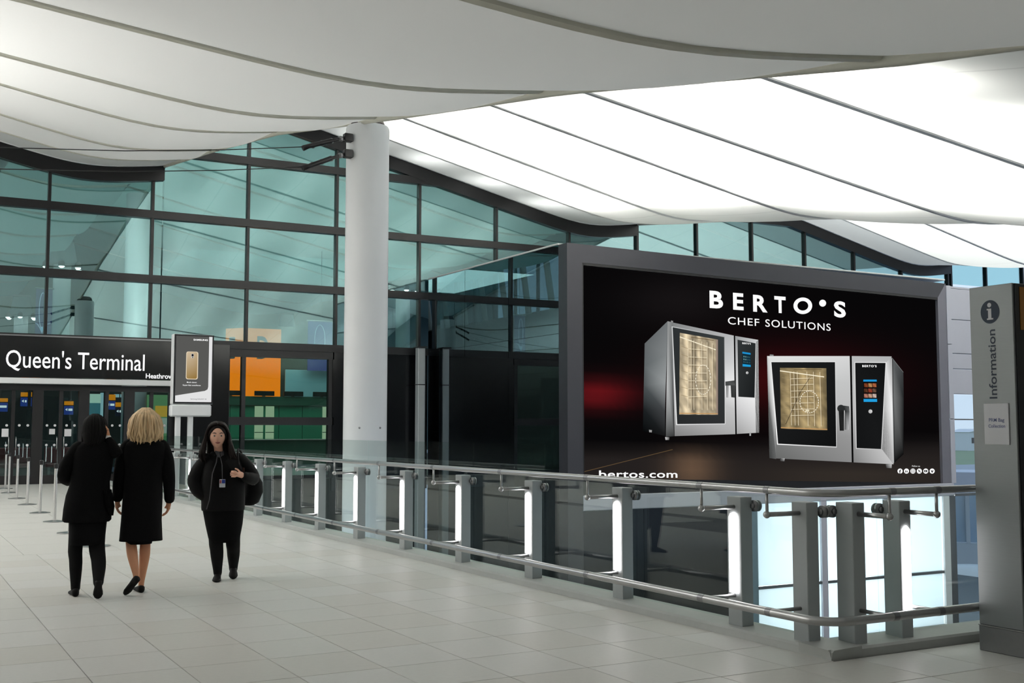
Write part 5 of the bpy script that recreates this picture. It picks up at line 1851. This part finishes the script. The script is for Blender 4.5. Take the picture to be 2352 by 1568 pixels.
add_hand(N, Ed, N['rwrist'][:3], (-0.12, 0.0, 1), (-1, 0.1, 0), (0, 1, 0), 0.35, 'r')
vs, fs = skin_mesh(N, Ed)
mb = MB().add(vs, fs)
hv, hf, hat = head_shape((0.012, 0.025, 1.505), 1.0, 1)
mb.add(hv, hf)
lobj('body', mb, M_skin2, r1)
mb = MB()
mb.limb([(-0.09, 0, 0.80), (-0.125, 0.02, 0.45), (-0.118, 0.02, 0.30), (-0.115, 0.03, 0.07)], [0.10, 0.064, 0.058, 0.041])
mb.limb([(0.05, 0, 0.80), (0.055, -0.008, 0.46), (0.075, -0.10, 0.31), (0.076, -0.245, 0.145)], [0.10, 0.072, 0.064, 0.044])
lobj('tights', mb, M_tights, r1)
lobj('skirt', MB().loft([(0.46, -0.035, 0, 0.140, 0.115), (0.55, -0.03, 0, 0.148, 0.12), (0.70, -0.022, 0, 0.165, 0.13), (0.86, -0.02, 0, 0.15, 0.12)], 28, 2.3), M_cloth, r1)
mb = MB().loft([(0.665, -0.035, 0, 0.195, 0.15), (0.68, -0.035, 0, 0.21, 0.155), (0.78, -0.03, 0, 0.208, 0.15), (0.90, -0.03, 0, 0.19, 0.14), (1.02, -0.015, 0, 0.168, 0.128), (1.14, -0.005, 0, 0.175, 0.128), (1.26, 0.0, 0, 0.185, 0.125), (1.34, 0.006, 0, 0.165, 0.105), (1.385, 0.01, 0.0, 0.105, 0.085), (1.42, 0.012, 0.005, 0.066, 0.062)], 32, 2.4)
mb.limb([(-0.12, 0, 1.32), (-0.20, -0.01, 1.20), (-0.24, 0.0, 1.08), (-0.205, 0.20, 1.02)], [0.072, 0.066, 0.058, 0.044])
mb.limb([(0.12, 0, 1.325), (0.172, -0.03, 1.31), (0.205, -0.06, 1.275), (0.162, -0.045, 1.35), (0.130, -0.025, 1.40)], [0.072, 0.062, 0.054, 0.046, 0.040])
# flared corner of the coat hem
mb.rings([[(0.10, -0.12, 0.95), (0.17, -0.02, 0.95), (0.16, 0.08, 0.95), (0.08, 0.10, 0.95)], [(0.12, -0.13, 0.80), (0.20, -0.02, 0.80), (0.19, 0.09, 0.80), (0.10, 0.11, 0.80)], [(0.15, -0.10, 0.72), (0.19, -0.02, 0.715), (0.185, 0.06, 0.72), (0.13, 0.09, 0.74)]])
lobj('coat', mb, M_cloth, r1)
lobj('cuff', MB().limb([(0.128, -0.023, 1.404), (0.122, -0.02, 1.42)], [0.036, 0.034]), M_cuff, r1, label='white cuff at the raised wrist')
mb = MB()
hair_cap(mb, (0.012, 0.02, 1.515), 1.0, 1, 0.12, rx=0.100, ry=0.115, rz=0.122, front=0.2)
mb.loft([(1.33, 0.0, -0.055, 0.06, 0.03), (1.37, 0.004, -0.055, 0.085, 0.05), (1.44, 0.006, -0.045, 0.10, 0.065), (1.50, 0.01, -0.02, 0.098, 0.08), (1.56, 0.012, 0.0, 0.085, 0.075), (1.61, 0.012, 0.015, 0.05, 0.05)], 24)
rnd = random.Random(5)
strands(mb, rnd, lambda r: (lambda a: [(0.012 + 0.02 * math.sin(a), 0.02 - 0.02 * math.cos(a), 1.635), (0.012 + 0.085 * math.sin(a), 0.02 - 0.095 * math.cos(a), 1.58), (0.012 + 0.108 * math.sin(a), 0.01 - 0.112 * math.cos(a), 1.47), (0.005 + 0.10 * math.sin(a), 0.0 - 0.10 * math.cos(a), 1.39), (0.0 + 0.085 * math.sin(a), -0.01 - 0.09 * math.cos(a), 1.32 + 0.03 * r.random())])(r.uniform(-1.5, 1.5)), 70, 0.009, 0.005)
lobj('hair', mb, M_darkhair, r1)
mb = MB()
shoe(mb, (-0.115, 0.03, 0.09), (-0.112, -0.02, 0.0), (-0.145, 0.19, 0.0))
lobj('shoe', mb, M_shoe, r1)
mb = MB()
shoe(mb, (0.076, -0.255, 0.20), (0.078, -0.30, 0.155), (0.076, -0.235, -0.045 + 0.048))
lobj('shoe', mb, M_shoe, r1)

# ---- blonde woman walking away
r2 = person_root(322, 1360, 'person with blonde hair in a knee-length black coat and bare legs walking away')
N = {'pelvis': (0.0, 0, 0.88, 0.13), 'spine': (0.0, 0, 1.06, 0.12), 'chest': (0.005, 0, 1.25, 0.125), 'neckb': (0.01, 0.0, 1.385, 0.056), 'neck': (0.012, 0.01, 1.45, 0.046), 'skull': (0.012, 0.02, 1.53, 0.05),
     'ls': (-0.14, 0, 1.34, 0.056), 'le': (-0.205, 0.03, 1.08, 0.042), 'lwrist': (-0.22, 0.06, 0.855, 0.027),
     'rs': (0.16, 0, 1.34, 0.056), 're': (0.225, -0.03, 1.07, 0.042), 'rwrist': (0.238, 0.06, 0.83, 0.027),
     'lh': (-0.075, 0, 0.84, 0.09), 'lk': (-0.095, 0.0, 0.48, 0.050), 'lc': (-0.078, -0.085, 0.36, 0.054), 'la': (-0.035, -0.22, 0.165, 0.027),
     'rh': (0.075, 0, 0.84, 0.09), 'rk': (0.035, 0.02, 0.48, 0.050), 'rc': (0.032, 0.005, 0.34, 0.054), 'ra': (0.008, 0.03, 0.085, 0.027), 'rheel': (0.006, 0.02, 0.04, 0.028), 'rtoe': (-0.01, 0.15, 0.025, 0.025), 'ltoe': (-0.11, -0.17, 0.03, 0.025)}
Ed = [('pelvis', 'spine'), ('spine', 'chest'), ('chest', 'neckb'), ('neckb', 'neck'), ('neck', 'skull'), ('chest', 'ls'), ('ls', 'le'), ('le', 'lwrist'), ('chest', 'rs'), ('rs', 're'), ('re', 'rwrist'),
      ('pelvis', 'lh'), ('lh', 'lk'), ('lk', 'lc'), ('lc', 'la'), ('la', 'ltoe'), ('pelvis', 'rh'), ('rh', 'rk'), ('rk', 'rc'), ('rc', 'ra'), ('ra', 'rheel'), ('rheel', 'rtoe')]
add_hand(N, Ed, N['lwrist'][:3], (-0.02, 0.12, -1), (1, 0, 0), (0, 1, 0), 0.45, 'l')
add_hand(N, Ed, N['rwrist'][:3], (-0.1, 0.12, -1), (-1, 0, 0), (0, 1, 0), 0.45, 'r')
vs, fs = skin_mesh(N, Ed)
mb = MB().add(vs, fs)
hv, hf, hat = head_shape((0.012, 0.03, 1.545), 1.0, 1)
mb.add(hv, hf)
lobj('body', mb, M_skin2, r2)
lobj('skirt', MB().loft([(0.445, -0.02, 0, 0.112, 0.10), (0.50, -0.02, 0, 0.125, 0.115), (0.70, 0, 0, 0.14, 0.12), (0.88, 0, 0, 0.14, 0.12)], 28, 2.3), M_cloth, r2)
mb = MB().loft([(0.475, -0.005, 0, 0.192, 0.15), (0.50, -0.005, 0, 0.190, 0.15), (0.66, -0.005, 0, 0.180, 0.145), (0.82, 0.0, 0, 0.178, 0.14), (0.98, 0.005, 0, 0.172, 0.13), (1.10, 0.006, 0, 0.170, 0.128), (1.24, 0.01, 0, 0.186, 0.128), (1.335, 0.012, 0, 0.192, 0.115), (1.372, 0.012, 0, 0.178, 0.10), (1.395, 0.012, 0, 0.13, 0.085), (1.42, 0.012, 0.0, 0.075, 0.07)], 32, 2.8)
mb.limb([(-0.135, 0, 1.335), (-0.18, 0.03, 1.22), (-0.205, 0.03, 1.08), (-0.22, 0.06, 0.87)], [0.07, 0.066, 0.058, 0.048])
mb.limb([(0.158, 0, 1.335), (0.205, -0.01, 1.22), (0.228, -0.03, 1.07), (0.24, 0.05, 0.85)], [0.07, 0.066, 0.058, 0.048])
lobj('coat', mb, M_cloth, r2)
lobj('collar', MB().tube([(0.012 + 0.075 * math.cos(a), 0.0 + 0.07 * math.sin(a), 1.415) for a in [2 * PI * k / 16 for k in range(17)]], 0.02, 8, False), M_cloth, r2)
mb = MB()
hair_cap(mb, (0.012, 0.03, 1.56), 1.0, 1, 0.10, rx=0.108, ry=0.122, rz=0.138, front=0.3)
mb.loft([(1.38, 0.012, -0.03, 0.105, 0.07), (1.42, 0.012, -0.03, 0.125, 0.085), (1.50, 0.012, -0.02, 0.128, 0.10), (1.58, 0.012, 0.0, 0.112, 0.10)], 26)
rnd = random.Random(8)


def blond(r):
    a = r.uniform(-1.9, 1.9)
    k = 0.9 + 0.25 * r.random()
    z1 = 1.35 + 0.07 * r.random() + 0.01 * abs(a)
    return [(0.012 + 0.03 * math.sin(a), 0.03 - 0.03 * math.cos(a), 1.695), (0.012 + 0.105 * math.sin(a) * k, 0.02 - 0.11 * math.cos(a) * k, 1.615), (0.012 + 0.132 * math.sin(a) * k, 0.01 - 0.118 * math.cos(a) * k, 1.52),
            (0.012 + 0.136 * math.sin(a) * k, -0.005 - 0.105 * math.cos(a) * k, 1.44), (0.012 + 0.122 * math.sin(a) * k, -0.01 - 0.10 * math.cos(a), z1)]


strands(mb, rnd, blond, 130, 0.0095, 0.011, 9)
lobj('hair', mb, M_blond, r2)
mb = MB()
shoe(mb, (-0.03, -0.25, 0.19), (-0.015, -0.285, 0.145), (-0.128, -0.175, 0.004), 0.040, 0.06)
lobj('shoe', mb, M_shoe, r2)
mb = MB()
shoe(mb, (0.008, 0.02, 0.09), (0.008, -0.03, 0.0), (-0.035, 0.18, 0.0), 0.042, 0.065)
lobj('shoe', mb, M_shoe, r2)

# ---- woman in a bomber jacket walking towards the camera
r3 = person_root(512, 1331, 'person with long dark hair, black jacket and chest badge walking towards us')
HC = (-0.080, -0.035, 1.435)
N = {'pelvis': (-0.005, 0, 0.78, 0.135), 'spine': (-0.02, 0, 0.95, 0.13), 'chest': (-0.02, 0, 1.12, 0.13), 'neckb': (-0.06, -0.01, 1.24, 0.045), 'neck': (-0.072, -0.015, 1.32, 0.047), 'skull': (-0.08, -0.02, 1.42, 0.05),
     'ls': (0.13, 0, 1.165, 0.045), 'le': (0.265, 0.02, 1.01, 0.038), 'lwrist': (0.165, -0.19, 1.04, 0.028),
     'rs': (-0.17, 0, 1.165, 0.045), 're': (-0.27, 0.01, 1.0, 0.034), 'rwrist': (-0.15, -0.02, 0.86, 0.022),
     'lh': (0.085, 0, 0.74, 0.10), 'lk': (0.088, -0.02, 0.40, 0.062), 'lc': (0.095, 0.06, 0.28, 0.055), 'la': (0.10, 0.14, 0.105, 0.035),
     'rh': (-0.085, 0, 0.74, 0.10), 'rk': (-0.075, -0.03, 0.40, 0.062), 'rc': (-0.062, -0.03, 0.28, 0.055), 'ra': (-0.052, -0.02, 0.09, 0.035)}
Ed = [('pelvis', 'spine'), ('spine', 'chest'), ('chest', 'neckb'), ('neckb', 'neck'), ('neck', 'skull'), ('chest', 'ls'), ('ls', 'le'), ('le', 'lwrist'), ('chest', 'rs'), ('rs', 're'), ('re', 'rwrist'),
      ('pelvis', 'lh'), ('lh', 'lk'), ('lk', 'lc'), ('lc', 'la'), ('pelvis', 'rh'), ('rh', 'rk'), ('rk', 'rc'), ('rc', 'ra')]
add_hand(N, Ed, N['lwrist'][:3], (-0.6, -0.5, 0.15), (-0.3, 0.8, -0.1), (0, 0, 1), 0.95, 'l', 0.95)
add_hand(N, Ed, N['rwrist'][:3], (0.5, 0.0, -0.6), (0.2, 1, 0), (0, 0, 1), 0.4, 'r', 0.8)
vs, fs = skin_mesh(N, Ed)
mb = MB().add(vs, fs)
hv, hf, hat = head_shape(HC, 1.09, -1, 0.05, 0.05)
mb.add(hv, hf)
body = lobj('body', mb, M_skin, r3)
M_eye = mat('eye_white', (214, 206, 200), 0.3)
M_iris = mat('dark_iris', (26, 18, 14), 0.2)
M_brow = mat('eyebrow', (36, 24, 20), 0.7)
M_lip = mat('lip', (150, 72, 70), 0.45)
for s in (-1, 1):
    e = lobj('eye', MB().ball(hat(s * 0.031, 0.083, 0.002), 0.0115, 0.007, 0.0075, 12, 8), M_eye, r3)
    lobj('iris', MB().ball(hat(s * 0.031, 0.089, 0.002), 0.006, 0.003, 0.0065, 10, 6), M_iris, e)
    lobj('eyebrow', MB().tube([hat(s * 0.014, 0.096, 0.024), hat(s * 0.032, 0.094, 0.030), hat(s * 0.050, 0.080, 0.024)], [0.003, 0.0045, 0.002], 6), M_brow, r3)
    lobj('ear', MB().ball(hat(s * 0.076, -0.005, -0.012), 0.012, 0.018, 0.03, 10, 8), M_skin, r3)
lobj('lips', MB().tube([hat(-0.022, 0.089, -0.058), hat(-0.010, 0.101, -0.0605), hat(0, 0.103, -0.062), hat(0.010, 0.101, -0.0605), hat(0.022, 0.089, -0.058)], [0.002, 0.0065, 0.0075, 0.0065, 0.002], 8), M_lip, r3)
mb = MB()
mb.limb([(0.085, 0, 0.74), (0.09, -0.02, 0.40), (0.097, 0.06, 0.28), (0.10, 0.145, 0.085)], [0.10, 0.072, 0.066, 0.042])
mb.limb([(-0.085, 0, 0.74), (-0.075, -0.03, 0.40), (-0.064, -0.03, 0.28), (-0.052, -0.02, 0.07)], [0.10, 0.072, 0.066, 0.042])
lobj('leggings', mb, M_tights, r3)
lobj('skirt', MB().loft([(0.375, 0.005, -0.01, 0.142, 0.11), (0.42, 0.004, -0.01, 0.155, 0.12), (0.55, 0.0, 0, 0.182, 0.14), (0.68, -0.008, 0, 0.20, 0.155), (0.80, -0.01, 0, 0.19, 0.15)], 30, 2.4), M_cloth, r3)
lobj('shirt', MB().loft([(0.78, -0.02, -0.02, 0.155, 0.14), (0.95, -0.025, -0.03, 0.15, 0.135), (1.10, -0.03, -0.03, 0.15, 0.13), (1.20, -0.045, -0.02, 0.12, 0.10), (1.26, -0.06, -0.01, 0.075, 0.07)], 28, 2.3), M_cloth, r3)
mb = MB().loft([(0.69, -0.012, 0, 0.208, 0.16), (0.71, -0.012, 0, 0.212, 0.165), (0.76, -0.012, 0, 0.213, 0.165), (0.86, -0.015, 0, 0.216, 0.168), (0.98, -0.02, 0, 0.216, 0.16), (1.10, -0.02, 0, 0.205, 0.148), (1.18, -0.02, 0, 0.190, 0.125), (1.235, -0.03, 0.01, 0.14, 0.095), (1.275, -0.058, 0.01, 0.075, 0.07)], 34, 2.3)
mb.limb([(-0.17, 0, 1.185), (-0.245, 0.01, 1.10), (-0.29, 0.01, 0.99), (-0.265, -0.02, 0.90), (-0.19, -0.05, 0.83)], [0.074, 0.076, 0.074, 0.066, 0.052])
mb.limb([(0.14, 0, 1.19), (0.215, 0.01, 1.11), (0.275, 0.02, 1.01), (0.235, -0.09, 1.01), (0.19, -0.16, 1.03)], [0.074, 0.073, 0.07, 0.058, 0.046])
jk = lobj('jacket', mb, M_cloth2, r3)
M_trim = mat('grey_piping', (72, 72, 76), 0.5)
lobj('zip', MB().tube([(-0.075, -0.085, 1.25), (-0.085, -0.135, 1.17), (-0.12, -0.165, 1.06), (-0.13, -0.172, 0.94), (-0.145, -0.17, 0.80), (-0.17, -0.15, 0.71)], 0.005, 6), M_trim, jk, True, 'grey zip edge of the open jacket')
lobj('shirt_collar', MB().rings([[(-0.10, -0.075, 1.285), (-0.055, -0.088, 1.275), (-0.055, -0.08, 1.26), (-0.10, -0.07, 1.27)], [(-0.075, -0.105, 1.225), (-0.048, -0.112, 1.215), (-0.048, -0.10, 1.20), (-0.075, -0.095, 1.21)]]), mat('grey_collar', (70, 70, 74), 0.7), r3)
lobj('shirt_collar', MB().rings([[(-0.015, -0.07, 1.285), (-0.05, -0.088, 1.27), (-0.05, -0.08, 1.255), (-0.015, -0.065, 1.27)], [(-0.005, -0.125, 1.13), (-0.03, -0.13, 1.15), (-0.03, -0.12, 1.14), (-0.005, -0.115, 1.12)]]), mat('grey_lapel', (64, 64, 68), 0.7), r3)
bd = lobj('id_badge', MB().bbox(-0.052, 0.005, -0.196, -0.190, 0.925, 1.005, 0.003), mat('white_card', (206, 210, 216), 0.5), r3, False, 'white and blue badge hanging on the chest')
lobj('badge_print', MB().box(-0.028, 0.004, -0.1985, -0.1965, 0.965, 1.002), mat('badge_blue', (36, 60, 150), 0.5), bd, False)
lobj('badge_photo', MB().box(-0.050, -0.032, -0.1985, -0.1965, 0.965, 0.998), mat('badge_red', (150, 70, 74), 0.5), bd, False)
lobj('lanyard', MB().tube([(-0.024, -0.19, 1.005), (-0.026, -0.178, 1.06), (-0.03, -0.16, 1.15), (-0.05, -0.10, 1.23)], 0.004, 6), M_trim, r3)
mb = MB()
hair_cap(mb, (HC[0], HC[1] + 0.005, HC[2] + 0.005), 1.0, -1, 0.10, rx=0.102, ry=0.108, rz=0.138, front=0.05)
mb.loft([(1.12, -0.03, 0.075, 0.14, 0.04), (1.25, -0.055, 0.07, 0.13, 0.05), (1.38, -0.078, 0.05, 0.105, 0.055), (1.46, -0.08, 0.03, 0.095, 0.07)], 24)
rnd = random.Random(4)


def long_hair(r):
    s = -1 if r.random() < 0.5 else 1
    k = r.random()
    if s < 0:
        e = (-0.175 - 0.06 * k, -0.07 + 0.12 * r.random(), 1.14 + 0.07 * r.random())
    else:
        e = (0.03 + 0.15 * k, -0.11 + 0.14 * r.random(), 1.05 + 0.10 * r.random())
    q = r.random()
    y0 = HC[1] - 0.088 + 0.15 * q            # along the parting, front to back
    zt_ = 1.572 - 0.05 * max(0, 0.35 - q) - 0.06 * max(0, q - 0.6)
    y1 = HC[1] - 0.062 + 0.14 * q
    return [(HC[0] + 0.006 * s, y0, zt_), (HC[0] + s * 0.070, y1 - 0.004, 1.548 - 0.03 * max(0, 0.5 - q)), (HC[0] + s * 0.108, y1 + 0.018, 1.46), (HC[0] + s * (0.114 + 0.02 * k), y1 + 0.01, 1.37), (HC[0] + s * (0.122 + 0.05 * k), y1 - 0.01, 1.25), e]


strands(mb, rnd, long_hair, 130, 0.0105, 0.006, 12)
hr3 = lobj('hair', mb, M_brown, r3)
mb = MB()
strands(mb, rnd, lambda r: [(HC[0] + 0.09, 0.02, 1.42), (HC[0] + 0.135, 0.01, 1.30), (0.10 + 0.03 * r.random(), -0.01, 1.21), (0.155 + 0.03 * r.random(), -0.04, 1.14), (0.165 + 0.02 * r.random(), -0.06, 1.06)], 14, 0.010, 0.01)
lobj('hair_lock', mb, M_auburn, hr3, True, 'auburn lock of hair over the shoulder')
mb = MB()
shoe(mb, (-0.052, -0.02, 0.09), (-0.052, 0.02, 0.0), (-0.062, -0.20, 0.0), 0.044, 0.075)
lobj('shoe', mb, M_shoe, r3)
mb = MB()
shoe(mb, (0.10, 0.13, 0.12), (0.10, 0.19, 0.075), (0.10, 0.0, -0.002 + 0.004), 0.044, 0.075)
lobj('shoe', mb, M_shoe, r3)
# shoulder bag of the walking woman
bg_ = thing('shoulder_bag', 'black shoulder bag carried behind the arm of the woman in the jacket', 'bag', r3.location, r3.rotation_euler.z)
lobj('bag_body', MB().loft([(0.72, 0.245, 0.23, 0.05, 0.06), (0.75, 0.26, 0.235, 0.085, 0.09), (0.85, 0.285, 0.24, 0.10, 0.10), (0.95, 0.285, 0.24, 0.095, 0.095), (1.05, 0.265, 0.235, 0.06, 0.07), (1.08, 0.26, 0.23, 0.03, 0.04)], 24, 2.3), M_cloth2, bg_)
lobj('strap', MB().tube([(0.24, 0.22, 1.06), (0.19, 0.16, 1.18), (0.15, 0.09, 1.275), (0.125, 0.0, 1.30), (0.12, -0.09, 1.26), (0.13, -0.17, 1.14), (0.15, -0.20, 1.10)], 0.010, 8), M_cloth2, bg_)
lobj('buckle', MB().bbox(0.262, 0.302, 0.122, 0.142, 0.93, 0.96, 0.003), M_steel_dark, bg_, False)
